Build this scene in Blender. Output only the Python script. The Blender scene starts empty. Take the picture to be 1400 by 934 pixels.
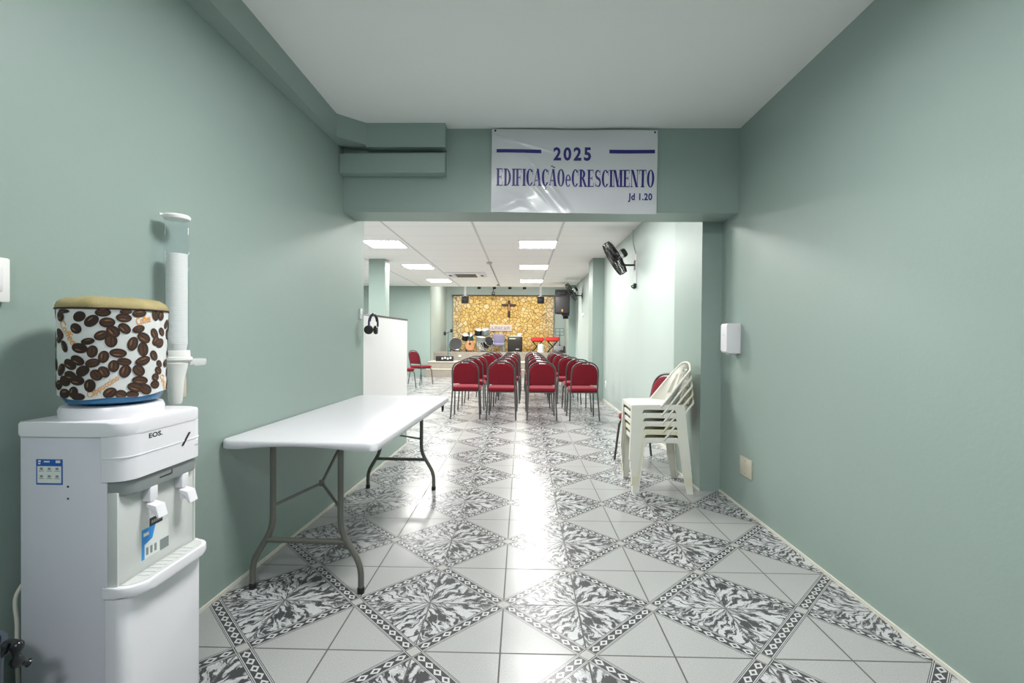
import bpy, bmesh, math, random
from mathutils import Vector, Matrix
random.seed(7)
PI = math.pi
sc = bpy.context.scene
COL = sc.collection

# ------------------------------------------------------------------ camera
CAM_H = 1.2387
FPX, YAW, PITCH, ROLL = 653.0, 0.0209, 0.0102, 0.0075
cy_, sy_ = math.cos(YAW), math.sin(YAW)
cp_, sp_ = math.cos(PITCH), math.sin(PITCH)
fw = Vector((-sy_*cp_, cy_*cp_, -sp_))
rt = Vector((cy_, sy_, 0))
dn = fw.cross(rt)
r2 = math.cos(ROLL)*rt - math.sin(ROLL)*dn
d2 = math.sin(ROLL)*rt + math.cos(ROLL)*dn
cam_d = bpy.data.cameras.new('camera')
cam_d.sensor_width = 36.0
cam_d.lens = FPX/1400*36.0
cam_d.clip_start = 0.02
cam = bpy.data.objects.new('camera', cam_d)
m3 = Matrix((r2, -d2, -fw)).transposed()
cam.matrix_world = Matrix.Translation((0, 0, CAM_H)) @ m3.to_4x4()
COL.objects.link(cam)
sc.camera = cam

# ------------------------------------------------------------------ world, exposure, light levels
w = bpy.data.worlds.new('world')
sc.world = w
w.use_nodes = True
w.node_tree.nodes['Background'].inputs[0].default_value = (0.75, 0.85, 0.9, 1)
w.node_tree.nodes['Background'].inputs[1].default_value = 0.05
sc.view_settings.view_transform = 'Standard'
sc.view_settings.look = 'None'
sc.view_settings.gamma = 1.0
sc.view_settings.use_curve_mapping = False
sc.view_settings.exposure = 0.0
HALL_EMIT = 66.0
CORR_EMIT = 56.0
BACK_FILL_EMIT = 115.0
STAGE_W = 5.0
STAGE_FILL_EMIT = 44.0

# ------------------------------------------------------------------ materials
def new_mat(name):
    m = bpy.data.materials.new(name)
    m.use_nodes = True
    nt = m.node_tree
    b = nt.nodes['Principled BSDF']
    return m, nt, b

def mat(name, col, rough=0.5, metal=0.0, var=0.0, vscale=8.0, bump=0.0, bscale=120.0, coat=0.0, spec=0.5, trans=0.0):
    m, nt, b = new_mat(name)
    b.inputs['Base Color'].default_value = (*col, 1)
    b.inputs['Roughness'].default_value = rough
    b.inputs['Metallic'].default_value = metal
    b.inputs['Specular IOR Level'].default_value = spec
    b.inputs['Coat Weight'].default_value = coat
    if trans:
        b.inputs['Transmission Weight'].default_value = trans
    tc = nt.nodes.new('ShaderNodeTexCoord')
    if var > 0:
        n = nt.nodes.new('ShaderNodeTexNoise')
        n.inputs['Scale'].default_value = vscale
        n.inputs['Detail'].default_value = 4
        nt.links.new(tc.outputs['Object'], n.inputs['Vector'])
        mx = nt.nodes.new('ShaderNodeMix')
        mx.data_type = 'RGBA'
        mx.inputs[6].default_value = (*[c*(1-var) for c in col], 1)
        mx.inputs[7].default_value = (*[min(1, c*(1+var)) for c in col], 1)
        nt.links.new(n.outputs['Fac'], mx.inputs[0])
        nt.links.new(mx.outputs[2], b.inputs['Base Color'])
    if bump > 0:
        n2 = nt.nodes.new('ShaderNodeTexNoise')
        n2.inputs['Scale'].default_value = bscale
        n2.inputs['Detail'].default_value = 3
        nt.links.new(tc.outputs['Object'], n2.inputs['Vector'])
        bp = nt.nodes.new('ShaderNodeBump')
        bp.inputs['Strength'].default_value = bump
        bp.inputs['Distance'].default_value = 0.01
        nt.links.new(n2.outputs['Fac'], bp.inputs['Height'])
        nt.links.new(bp.outputs['Normal'], b.inputs['Normal'])
    return m

def emit(name, col, s):
    m, nt, b = new_mat(name)
    b.inputs['Base Color'].default_value = (0.9, 0.9, 0.9, 1)
    b.inputs['Emission Color'].default_value = (*col, 1)
    b.inputs['Emission Strength'].default_value = s
    return m

class NM:
    """small node-maths helper"""
    def __init__(self, nt): self.nt = nt
    def __call__(self, op, a, b=None, c=None, clamp=False):
        n = self.nt.nodes.new('ShaderNodeMath'); n.operation = op; n.use_clamp = clamp
        for i, v in enumerate((a, b, c)):
            if v is None: continue
            if isinstance(v, (int, float)): n.inputs[i].default_value = v
            else: self.nt.links.new(v, n.inputs[i])
        return n.outputs[0]
    def lt(self, a, b): return self('LESS_THAN', a, b)
    def gt(self, a, b): return self('GREATER_THAN', a, b)
    def between(self, a, lo, hi): return self('MULTIPLY', self.gt(a, lo), self.lt(a, hi))
    def mixc(self, f, a, b):
        n = self.nt.nodes.new('ShaderNodeMix'); n.data_type = 'RGBA'
        for i, v in ((0, f), (6, a), (7, b)):
            if isinstance(v, tuple): n.inputs[i].default_value = (*v, 1)
            elif isinstance(v, (int, float)): n.inputs[i].default_value = v
            else: self.nt.links.new(v, n.inputs[i])
        return n.outputs[2]

def floor_material():
    m, nt, b = new_mat('patterned_ceramic_tile')
    M = NM(nt)
    T = 0.34
    tc = nt.nodes.new('ShaderNodeTexCoord')
    sp = nt.nodes.new('ShaderNodeSeparateXYZ')
    nt.links.new(tc.outputs['Object'], sp.inputs[0])
    u = M('DIVIDE', M('ADD', sp.outputs[0], 0.2243*T), T)
    v = M('DIVIDE', M('SUBTRACT', sp.outputs[1], 5.4532*T), T)
    a = M('ADD', u, v); bb = M('SUBTRACT', u, v)
    def dodd(x):
        return M('MULTIPLY', M('ABSOLUTE', M('SUBTRACT', M('FRACT', M('MULTIPLY', x, 0.5)), 0.5)), 2.0)
    da = dodd(a); db = dodd(bb)
    ia = M('FLOOR', M('MULTIPLY', M('ADD', a, 1.0), 0.5)); ib = M('FLOOR', M('MULTIPLY', M('ADD', bb, 1.0), 0.5))
    su = M('ADD', ia, ib); sv = M('SUBTRACT', ia, ib)
    par = M('ABSOLUTE', M('MODULO', su, 2.0))           # 1 -> decorated diamond
    lu = M('SUBTRACT', u, su); lv = M('SUBTRACT', v, sv)
    th = M('ARCTAN2', lv, lu)
    rr = M('SQRT', M('ADD', M('MULTIPLY', lu, lu), M('MULTIPLY', lv, lv)))
    cv2 = nt.nodes.new('ShaderNodeCombineXYZ')
    nt.links.new(M('MULTIPLY', lu, 5.5), cv2.inputs[0]); nt.links.new(M('MULTIPLY', lv, 5.5), cv2.inputs[1])
    nz2 = nt.nodes.new('ShaderNodeTexNoise')
    nz2.inputs['Scale'].default_value = 1.0; nz2.inputs['Detail'].default_value = 3
    nt.links.new(cv2.outputs[0], nz2.inputs['Vector'])
    qd = M('MULTIPLY', M('ADD', th, PI), 2/PI)
    phi = M('MULTIPLY', M('SUBTRACT', M('FRACT', qd), 0.5), PI/2)
    wob = M('MULTIPLY', M('SUBTRACT', nz2.outputs['Fac'], 0.5), 0.34)
    across = M('ADD', M('MULTIPLY', phi, M('MULTIPLY_ADD', rr, 0.62, 0.30)), wob)
    cv = nt.nodes.new('ShaderNodeCombineXYZ')
    nt.links.new(M('MULTIPLY', across, 15.5), cv.inputs[0]); nt.links.new(M('MULTIPLY', rr, 4.0), cv.inputs[1])
    nt.links.new(M('MULTIPLY', M('FLOOR', qd), 7.3), cv.inputs[2])
    nz = nt.nodes.new('ShaderNodeTexNoise')
    nz.inputs['Scale'].default_value = 1.0; nz.inputs['Detail'].default_value = 3.0
    nz.inputs['Roughness'].default_value = 0.6; nz.inputs['Distortion'].default_value = 0.35
    nt.links.new(cv.outputs[0], nz.inputs['Vector'])
    deco = M('MULTIPLY_ADD', M('SUBTRACT', nz.outputs['Fac'], 0.5), 11.0, 0.62, clamp=True)      # 1 light, 0 dark
    DK = (0.062, 0.064, 0.067); LT = (0.53, 0.535, 0.53); LT2 = (0.50, 0.51, 0.515)
    sn = nt.nodes.new('ShaderNodeTexNoise'); sn.inputs['Scale'].default_value = 260; sn.inputs['Detail'].default_value = 2
    nt.links.new(tc.outputs['Object'], sn.inputs['Vector'])
    white = M.mixc(M('MULTIPLY_ADD', M('SUBTRACT', sn.outputs['Fac'], 0.5), 2.2, 0.5, clamp=True), (0.315, 0.32, 0.315), (0.44, 0.445, 0.44))
    decoc = M.mixc(deco, DK, LT2)
    col = M.mixc(par, white, decoc)
    # bands along both diagonals
    def band(d, o):
        t = M('FRACT', M('DIVIDE', M('SUBTRACT', o, 0.126), 0.2185/1.0))
        k = M('ABSOLUTE', M('SUBTRACT', t, 0.5))
        dd = M('ADD', M('DIVIDE', k, 0.46), M('DIVIDE', d, 0.068))
        ring = M('MULTIPLY', M.lt(dd, 1.0), M.gt(dd, 0.46))
        line = M.between(d, 0.080, 0.092)
        line2 = M.between(d, 0.104, 0.113)
        f = M('MAXIMUM', ring, M('MAXIMUM', line, line2))
        return f
    inA = M.lt(da, 0.124); inB = M.lt(db, 0.124)
    col = M.mixc(inA, col, M.mixc(band(da, db), DK, LT))
    col = M.mixc(inB, col, M.mixc(band(db, da), DK, LT))
    both = M('MULTIPLY', inA, inB)
    mxd = M('MAXIMUM', da, db)
    sq = M.mixc(M.between(mxd, 0.092, 0.108), (0.40, 0.40, 0.38), DK)
    sq = M.mixc(M.between(mxd, 0.108, 0.117), sq, LT)
    sq = M.mixc(M.gt(mxd, 0.117), sq, DK)
    col = M.mixc(both, col, sq)
    # grout
    gu = M('ABSOLUTE', M('SUBTRACT', M('FRACT', M('ADD', u, 0.5)), 0.5)); gv = M('ABSOLUTE', M('SUBTRACT', M('FRACT', M('ADD', v, 0.5)), 0.5))
    g = M.lt(M('MINIMUM', gu, gv), 0.0095)
    g = M('MULTIPLY', g, M('SUBTRACT', 1.0, M('MULTIPLY', both, M.lt(mxd, 0.117))))
    col = M.mixc(g, col, (0.10, 0.095, 0.085))
    nt.links.new(col, b.inputs['Base Color'])
    rn = nt.nodes.new('ShaderNodeTexNoise'); rn.inputs['Scale'].default_value = 9; rn.inputs['Detail'].default_value = 3
    nt.links.new(tc.outputs['Object'], rn.inputs['Vector'])
    ro = M('ADD', M('MULTIPLY', rn.outputs['Fac'], 0.14), 0.17)
    ro = M('ADD', ro, M('MULTIPLY', g, 0.4))
    nt.links.new(ro, b.inputs['Roughness'])
    b.inputs['Specular IOR Level'].default_value = 0.25
    bp = nt.nodes.new('ShaderNodeBump'); bp.inputs['Strength'].default_value = 0.10; bp.inputs['Distance'].default_value = 0.01
    hn = nt.nodes.new('ShaderNodeTexNoise'); hn.inputs['Scale'].default_value = 14; hn.inputs['Detail'].default_value = 4
    nt.links.new(tc.outputs['Object'], hn.inputs['Vector'])
    nt.links.new(M('SUBTRACT', M('MULTIPLY', hn.outputs['Fac'], 0.5), M('MULTIPLY', g, 0.3)), bp.inputs['Height'])
    nt.links.new(bp.outputs['Normal'], b.inputs['Normal'])
    return m

def stone_material():
    m, nt, b = new_mat('golden_stone')
    M = NM(nt)
    tc = nt.nodes.new('ShaderNodeTexCoord')
    nw = nt.nodes.new('ShaderNodeTexNoise'); nw.inputs['Scale'].default_value = 3.0
    nt.links.new(tc.outputs['Object'], nw.inputs['Vector'])
    ad = nt.nodes.new('ShaderNodeVectorMath'); ad.operation = 'MULTIPLY_ADD'
    nt.links.new(nw.outputs['Color'], ad.inputs[0]); ad.inputs[1].default_value = (0.16, 0.16, 0.16)
    nt.links.new(tc.outputs['Object'], ad.inputs[2])
    def vor(feature):
        n = nt.nodes.new('ShaderNodeTexVoronoi'); n.feature = feature; n.inputs['Scale'].default_value = 7.2
        nt.links.new(ad.outputs[0], n.inputs['Vector']); return n
    v1 = vor('F1'); v2 = vor('DISTANCE_TO_EDGE')
    cr = nt.nodes.new('ShaderNodeValToRGB')
    sx = nt.nodes.new('ShaderNodeSeparateColor'); nt.links.new(v1.outputs['Color'], sx.inputs[0])
    e = cr.color_ramp.elements
    e[0].position = 0.0; e[0].color = (0.62, 0.36, 0.09, 1)
    e[1].position = 1.0; e[1].color = (0.86, 0.70, 0.42, 1)
    for p, c in ((0.3, (0.76, 0.52, 0.15)), (0.6, (0.82, 0.60, 0.24)), (0.8, (0.70, 0.44, 0.11))):
        k = e.new(p); k.color = (*c, 1)
    nt.links.new(sx.outputs[0], cr.inputs[0])
    gap = M('SUBTRACT', 1.0, M('MULTIPLY', M('SUBTRACT', v2.outputs['Distance'], 0.012), 14.0, clamp=True), clamp=True)
    col = M.mixc(gap, cr.outputs[0], (0.22, 0.115, 0.03))
    # paler stones towards both ends of the wall
    sp = nt.nodes.new('ShaderNodeSeparateXYZ'); nt.links.new(tc.outputs['Object'], sp.inputs[0])
    nb = nt.nodes.new('ShaderNodeTexNoise'); nb.inputs['Scale'].default_value = 1.4
    nt.links.new(tc.outputs['Object'], nb.inputs['Vector'])
    e_ = M('ADD', M('ABSOLUTE', M('ADD', sp.outputs[0], 0.7)), M('MULTIPLY', nb.outputs['Fac'], 0.9))
    pale = M('MULTIPLY', M('SUBTRACT', e_, 1.85), 2.0, clamp=True)
    col = M.mixc(M('MULTIPLY', pale, 0.6), col, M.mixc(gap, (0.66, 0.60, 0.47), (0.2, 0.16, 0.1)))
    nt.links.new(col, b.inputs['Base Color'])
    b.inputs['Roughness'].default_value = 0.6
    bp = nt.nodes.new('ShaderNodeBump'); bp.inputs['Strength'].default_value = 1.0; bp.inputs['Distance'].default_value = 0.05
    nt.links.new(M('MINIMUM', v2.outputs['Distance'], 0.2), bp.inputs['Height'])
    nt.links.new(bp.outputs['Normal'], b.inputs['Normal'])
    return m

def ceiling_tile_material():
    m, nt, b = new_mat('suspended_ceiling_tile')
    M = NM(nt)
    tc = nt.nodes.new('ShaderNodeTexCoord')
    sp = nt.nodes.new('ShaderNodeSeparateXYZ'); nt.links.new(tc.outputs['Object'], sp.inputs[0])
    fx = M('FRACT', M('DIVIDE', M('SUBTRACT', sp.outputs[0], 0.555), 1.25)); fy = M('FRACT', M('DIVIDE', M('SUBTRACT', sp.outputs[1], 0.49), 0.63))
    lx = M('MAXIMUM', M.lt(fx, 0.014), M.gt(fx, 0.986)); ly = M('MAXIMUM', M.lt(fy, 0.012), M.gt(fy, 0.988))
    n = nt.nodes.new('ShaderNodeTexNoise'); n.inputs['Scale'].default_value = 60
    nt.links.new(tc.outputs['Object'], n.inputs['Vector'])
    base = M.mixc(n.outputs['Fac'], (0.91, 0.905, 0.885), (0.945, 0.94, 0.92))
    col = M.mixc(M('MULTIPLY', ly, 0.35), base, (0.45, 0.44, 0.43))
    col = M.mixc(M('MULTIPLY', lx, 0.55), col, (0.42, 0.41, 0.40))
    nt.links.new(col, b.inputs['Base Color'])
    b.inputs['Roughness'].default_value = 0.75
    return m

WALL = mat('sage_green_paint', (0.295, 0.378, 0.345), 0.42, var=0.02, vscale=2.2, bump=0.05, bscale=60, spec=0.4)
HALLW_LIT = mat('lit_green_paint', (0.425, 0.50, 0.472), 0.5, var=0.03, vscale=2.0, bump=0.04, bscale=60)  # wall green lightened to stand in for the hall's stronger light
CEIL = mat('white_ceiling_paint', (0.92, 0.925, 0.91), 0.7, var=0.02, vscale=1.5, bump=0.03, bscale=30)
CTILE = ceiling_tile_material()
FLOOR = floor_material()
STONE = stone_material()
SKIRT = mat('cream_skirting', (0.70, 0.68, 0.60), 0.5, var=0.05)
PANELW = mat('white_laminate', (0.82, 0.82, 0.82), 0.35, var=0.01)
PCAP = mat('dark_edge_strip', (0.09, 0.08, 0.075), 0.5, var=0.1)
STAGEF = mat('grey_stage_stone', (0.30, 0.27, 0.225), 0.6, var=0.15, vscale=5)
STAGET = mat('cream_stage_tile', (0.66, 0.62, 0.55), 0.35, var=0.06, vscale=4)
WHITEP = mat('white_plastic', (0.81, 0.795, 0.835), 0.3, var=0.01)
WHITEP2 = mat('white_side_panel', (0.675, 0.675, 0.745), 0.4, var=0.01)
GREYP = mat('grey_plastic', (0.24, 0.265, 0.265), 0.35, var=0.03)
LGREY = mat('light_grey_plastic', (0.62, 0.635, 0.62), 0.32, var=0.02)
DARKP = mat('dark_plastic', (0.02, 0.02, 0.022), 0.4, var=0.1)
BLACK = mat('black_plastic', (0.012, 0.012, 0.013), 0.35, var=0.1)
BLACKM = mat('black_metal', (0.015, 0.015, 0.016), 0.35, metal=0.3, var=0.1)
TABLEW = mat('white_table_plastic', (0.705, 0.70, 0.735), 0.33, var=0.015, bump=0.02, bscale=300)
TUBE = mat('grey_painted_steel', (0.155, 0.155, 0.135), 0.38, metal=0.35, var=0.06)
CHAIRT = mat('dark_grey_steel', (0.10, 0.095, 0.095), 0.3, metal=0.5, var=0.08)
RED = mat('burgundy_fabric', (0.150, 0.0045, 0.012), 0.8, var=0.10, vscale=30, bump=0.08, bscale=400, spec=0.18)
RED.node_tree.nodes['Principled BSDF'].inputs['Sheen Weight'].default_value = 0.35
RED.node_tree.nodes['Principled BSDF'].inputs['Sheen Tint'].default_value = (0.95, 0.30, 0.36, 1)
MONO = mat('white_monobloc_plastic', (0.80, 0.79, 0.72), 0.38, var=0.02)
MONOY = mat('yellowed_monobloc_plastic', (0.76, 0.73, 0.56), 0.4, var=0.04)
BLUE = mat('blue_bottle_plastic', (0.02, 0.22, 0.50), 0.15, var=0.05, trans=0.25)
CLOTH = mat('white_printed_cloth', (0.72, 0.73, 0.72), 0.8, var=0.03, vscale=20)
BEAN1 = mat('print_dark_brown', (0.035, 0.017, 0.011), 0.75, var=0.35, vscale=60)
BEAN2 = mat('print_brown', (0.085, 0.037, 0.018), 0.75, var=0.35, vscale=60)
BEAN3 = mat('print_tan', (0.26, 0.13, 0.06), 0.75, var=0.3, vscale=80)
ORANGE = mat('print_orange', (0.75, 0.33, 0.06), 0.75, var=0.05)
KHAKI = mat('khaki_cloth', (0.36, 0.30, 0.14), 0.85, var=0.12, vscale=14, bump=0.15, bscale=200)
PIPING = mat('dark_brown_piping', (0.045, 0.02, 0.012), 0.8, var=0.1)
CUPS = mat('white_cup_plastic', (0.88, 0.88, 0.86), 0.4, var=0.01)
BEIGE = mat('beige_plastic', (0.56, 0.52, 0.42), 0.45, var=0.03)
STKBLUE = mat('label_blue', (0.015, 0.10, 0.45), 0.4, var=0.05)
STKLT = mat('label_light_blue', (0.03, 0.28, 0.70), 0.4, var=0.05)
STKW = mat('label_white', (0.74, 0.76, 0.74), 0.4, var=0.03)
STKG = mat('label_grey_ink', (0.22, 0.25, 0.25), 0.5, var=0.1)
NAVY = mat('navy_ink', (0.018, 0.012, 0.19), 0.4, var=0.05)
BANNERW = mat('glossy_banner_vinyl', (0.72, 0.725, 0.76), 0.22, var=0.015, coat=0.3)
BIN = mat('slate_bin_plastic', (0.06, 0.075, 0.10), 0.35, var=0.1)
BAG = mat('black_bag_film', (0.012, 0.012, 0.014), 0.18, var=0.2)
PURPLE = mat('lilac_grey_fabric', (0.27, 0.25, 0.38), 0.7, var=0.1)
HEADB = mat('dark_violet_plastic', (0.05, 0.04, 0.11), 0.3, var=0.1)
CHROME = mat('chrome', (0.75, 0.75, 0.76), 0.15, metal=1.0, var=0.02)
DRUMW = mat('drum_head', (0.72, 0.70, 0.66), 0.4, var=0.05)
SKYB = mat('teal_drum_shell', (0.03, 0.18, 0.20), 0.3, var=0.2)
WOODO = mat('orange_wood', (0.55, 0.24, 0.10), 0.4, var=0.2)
WOODD = mat('dark_wood', (0.06, 0.028, 0.014), 0.5, var=0.2)
REDC = mat('bright_red_cloth', (0.72, 0.03, 0.025), 0.6, var=0.12)
LEAF = mat('leaf_green', (0.16, 0.28, 0.05), 0.6, var=0.3)
SIGN = mat('pale_pink_sign', (0.72, 0.60, 0.58), 0.5, var=0.05)
HALL_L = emit('hall_light_diffuser', (1.0, 0.985, 0.955), HALL_EMIT)
STAGE_FILL = emit('stage_fill_diffuser', (1.0, 0.98, 0.94), STAGE_FILL_EMIT)
CORR_L = emit('corridor_light_diffuser', (1.0, 0.99, 0.97), CORR_EMIT)
BACK_FILL = emit('back_fill_diffuser', (0.93, 0.97, 1.0), BACK_FILL_EMIT)

def clear_mat():
    m, nt, b = new_mat('clear_acrylic')
    out = nt.nodes['Material Output']
    tr = nt.nodes.new('ShaderNodeBsdfTransparent'); tr.inputs[0].default_value = (0.95, 0.965, 0.98, 1)
    gl = nt.nodes.new('ShaderNodeBsdfGlossy'); gl.inputs['Roughness'].default_value = 0.06
    lw = nt.nodes.new('ShaderNodeLayerWeight'); lw.inputs[0].default_value = 0.35
    M = NM(nt)
    fr = nt.nodes.new('ShaderNodeMath'); fr.operation = 'MULTIPLY_ADD'
    nt.links.new(M('POWER', lw.outputs['Facing'], 3.0), fr.inputs[0]); fr.inputs[1].default_value = 0.35; fr.inputs[2].default_value = 0.03
    mx = nt.nodes.new('ShaderNodeMixShader')
    nt.links.new(fr.outputs[0], mx.inputs[0]); nt.links.new(tr.outputs[0], mx.inputs[1]); nt.links.new(gl.outputs[0], mx.inputs[2])
    nt.links.new(mx.outputs[0], out.inputs[0])
    return m
CLEAR = clear_mat()

# ------------------------------------------------------------------ geometry helpers
def nb(): return bmesh.new()

def finish(name, bm, m, parent=None, smooth=True, angle=38):
    bmesh.ops.recalc_face_normals(bm, faces=bm.faces)
    me = bpy.data.meshes.new(name)
    bm.to_mesh(me); bm.free()
    ms = m if isinstance(m, (list, tuple)) else [m]
    for x in ms: me.materials.append(x)
    if smooth:
        me.polygons.foreach_set('use_smooth', [True]*len(me.polygons))
        me.set_sharp_from_angle(angle=math.radians(angle))
    o = bpy.data.objects.new(name, me)
    COL.objects.link(o)
    if parent is not None: o.parent = parent
    return o

def tag(o, label=None, cat=None, group=None, kind=None):
    if label: o['label'] = label
    if cat: o['category'] = cat
    if group: o['group'] = group
    if kind: o['kind'] = kind
    return o

def thing(name, label, cat, loc=(0, 0, 0), rz=0.0, group=None):
    o = bpy.data.objects.new(name, None)
    o.empty_display_size = 0.1
    o.location = loc; o.rotation_euler = (0, 0, rz)
    COL.objects.link(o)
    return tag(o, label, cat, group)

def struct(name, bm, m, parent=None, smooth=False):
    o = finish(name, bm, m, parent, smooth)
    if parent is None: o['kind'] = 'structure'
    return o

def dup(root, loc, rz, label=None, group=None):
    r = root.copy(); COL.objects.link(r); r.location = loc; r.rotation_euler = (0, 0, rz)
    if label: r['label'] = label
    if group: r['group'] = group
    for ch in list(root.children):
        c = ch.copy(); COL.objects.link(c); c.parent = r
        for g in ch.children:
            d = g.copy(); COL.objects.link(d); d.parent = c
    return r

def box(bm, x0, x1, y0, y1, z0, z1, bev=0.0, seg=2, mi=0):
    vs = [bm.verts.new((x, y, z)) for x in (x0, x1) for y in (y0, y1) for z in (z0, z1)]
    q = [(0, 1, 3, 2), (4, 6, 7, 5), (0, 4, 5, 1), (2, 3, 7, 6), (0, 2, 6, 4), (1, 5, 7, 3)]
    fs = [bm.faces.new([vs[i] for i in f]) for f in q]
    for f in fs: f.material_index = mi
    if bev > 0:
        es = list({e for f in fs for e in f.edges})
        bmesh.ops.bevel(bm, geom=es, offset=bev, segments=seg, profile=0.5, affect='EDGES')
    return fs

def prism(bm, pts, lo, hi, axis='z', bev=0.0, mi=0):
    """outline pts (2D) extruded along an axis: z -> (x,y), y -> (x,z), x -> (y,z)"""
    def P(p, h):
        return {'z': (p[0], p[1], h), 'y': (p[0], h, p[1]), 'x': (h, p[0], p[1])}[axis]
    a = [bm.verts.new(P(p, lo)) for p in pts]; b = [bm.verts.new(P(p, hi)) for p in pts]
    n = len(pts)
    f1 = bm.faces.new(a[::-1]); f2 = bm.faces.new(b)
    fs = [f1, f2] + [bm.faces.new((a[i], a[(i+1) % n], b[(i+1) % n], b[i])) for i in range(n)]
    for f in fs: f.material_index = mi
    if bev > 0:
        es = list(set(f1.edges) | set(f2.edges))
        bmesh.ops.bevel(bm, geom=es, offset=bev, segments=2, profile=0.5, affect='EDGES')

def rrect(x0, x1, y0, y1, r, n=6):
    if not isinstance(r, (tuple, list)): r = (r,)*4     # corners: x1y1, x0y1, x0y0, x1y0
    out = []
    for (cx, cy, a0), rr in zip(((x1, y1, 0), (x0, y1, 90), (x0, y0, 180), (x1, y0, 270)), r):
        sx = -1 if cx == x1 else 1; sy = -1 if cy == y1 else 1
        if rr <= 0: out.append((cx, cy)); continue
        ox, oy = cx + sx*rr, cy + sy*rr
        for k in range(n+1):
            t = math.radians(a0 + 90*k/n)
            out.append((ox + rr*math.cos(t), oy + rr*math.sin(t)))
    return out

def tube(bm, pts, r, seg=10, closed=False, cap=True, mi=0):
    pts = [Vector(p) for p in pts]
    n = len(pts)
    rs = r if isinstance(r, (list, tuple)) else [r]*n
    tang = []
    for i in range(n):
        a = pts[(i-1) % n] if (closed or i > 0) else pts[i]
        b = pts[(i+1) % n] if (closed or i < n-1) else pts[i]
        tang.append((b-a).normalized())
    up = Vector((0, 0, 1))
    if abs(tang[0].dot(up)) > 0.9: up = Vector((1, 0, 0))
    nrm = (up - tang[0]*up.dot(tang[0])).normalized()
    rings = []
    for i in range(n):
        if i: 
            nrm = nrm - tang[i]*nrm.dot(tang[i])
            nrm = nrm.normalized() if nrm.length > 1e-6 else tang[i].orthogonal().normalized()
        bi = tang[i].cross(nrm)
        rings.append([bm.verts.new(pts[i] + (nrm*math.cos(2*PI*k/seg) + bi*math.sin(2*PI*k/seg))*rs[i]) for k in range(seg)])
    m = n if closed else n-1
    for i in range(m):
        A, B = rings[i], rings[(i+1) % n]
        for k in range(seg):
            f = bm.faces.new((A[k], A[(k+1) % seg], B[(k+1) % seg], B[k])); f.material_index = mi
    if cap and not closed:
        f = bm.faces.new(rings[0][::-1]); f.material_index = mi
        f = bm.faces.new(rings[-1]); f.material_index = mi

def smooth_path(pts, n=5):
    """Catmull-Rom through the points"""
    P = [Vector(p) for p in pts]; out = []
    for i in range(len(P)-1):
        p0 = P[max(0, i-1)]; p1 = P[i]; p2 = P[i+1]; p3 = P[min(len(P)-1, i+2)]
        for k in range(n):
            t = k/n
            out.append(0.5*((2*p1) + (p2-p0)*t + (2*p0-5*p1+4*p2-p3)*t*t + (3*p1-p0-3*p2+p3)*t**3))
    out.append(P[-1])
    return out

def fillet(pts, r, n=4):
    P = [Vector(p) for p in pts]; out = [P[0]]
    for i in range(1, len(P)-1):
        a = (P[i-1]-P[i]); b = (P[i+1]-P[i])
        d = min(r, a.length*0.45, b.length*0.45)
        s = P[i]+a.normalized()*d; e = P[i]+b.normalized()*d
        for k in range(n+1):
            t = k/n
            out.append(s*(1-t)**2 + P[i]*2*t*(1-t) + e*t*t)
    out.append(P[-1])
    return out

def lathe(bm, prof, c=(0, 0, 0), seg=32, axis='z', sx=1.0, sy=1.0, mi=0):
    rings = []
    for (r, h) in prof:
        ring = []
        if r < 1e-6: 
            p = {'z': (c[0], c[1], c[2]+h), 'y': (c[0], c[1]+h, c[2]), 'x': (c[0]+h, c[1], c[2])}[axis]
            rings.append([bm.verts.new(p)]); continue
        for k in range(seg):
            t = 2*PI*k/seg; a = r*math.cos(t)*sx; b = r*math.sin(t)*sy
            p = {'z': (c[0]+a, c[1]+b, c[2]+h), 'y': (c[0]+a, c[1]+h, c[2]+b), 'x': (c[0]+h, c[1]+a, c[2]+b)}[axis]
            ring.append(bm.verts.new(p))
        rings.append(ring)
    for A, B in zip(rings, rings[1:]):
        if len(A) == 1 and len(B) == 1: continue
        for k in range(seg):
            k2 = (k+1) % seg
            if len(A) == 1: f = bm.faces.new((A[0], B[k], B[k2]))
            elif len(B) == 1: f = bm.faces.new((A[k], A[k2], B[0]))
            else: f = bm.faces.new((A[k], A[k2], B[k2], B[k]))
            f.material_index = mi

def cushion(bm, outline, mid, t, axis='y', dome=0.3, levels=((1.0, 0.0), (0.985, 0.35), (0.93, 0.47), (0.75, 0.55), (0.4, 0.62))):
    """puffed pad: outline (2D) about its centre, thickness t along the axis"""
    n = len(outline); cx = sum(p[0] for p in outline)/n; cz = sum(p[1] for p in outline)/n
    def P(p, s, h):
        a = cx+(p[0]-cx)*s; b = cz+(p[1]-cz)*s
        return {'z': (a, b, h), 'y': (a, h, b), 'x': (h, a, b)}[axis]
    rings = []
    for s, h in reversed(levels): rings.append([bm.verts.new(P(p, s, mid-h*t)) for p in outline])
    for s, h in levels[1:]: rings.append([bm.verts.new(P(p, s, mid+h*t)) for p in outline])
    for A, B in zip(rings, rings[1:]):
        for k in range(n):
            bm.faces.new((A[k], A[(k+1) % n], B[(k+1) % n], B[k]))
    bm.faces.new(rings[0][::-1]); bm.faces.new(rings[-1])

def xform(bm, mat4, verts=None):
    bmesh.ops.transform(bm, matrix=mat4, verts=verts or bm.verts)

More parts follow.
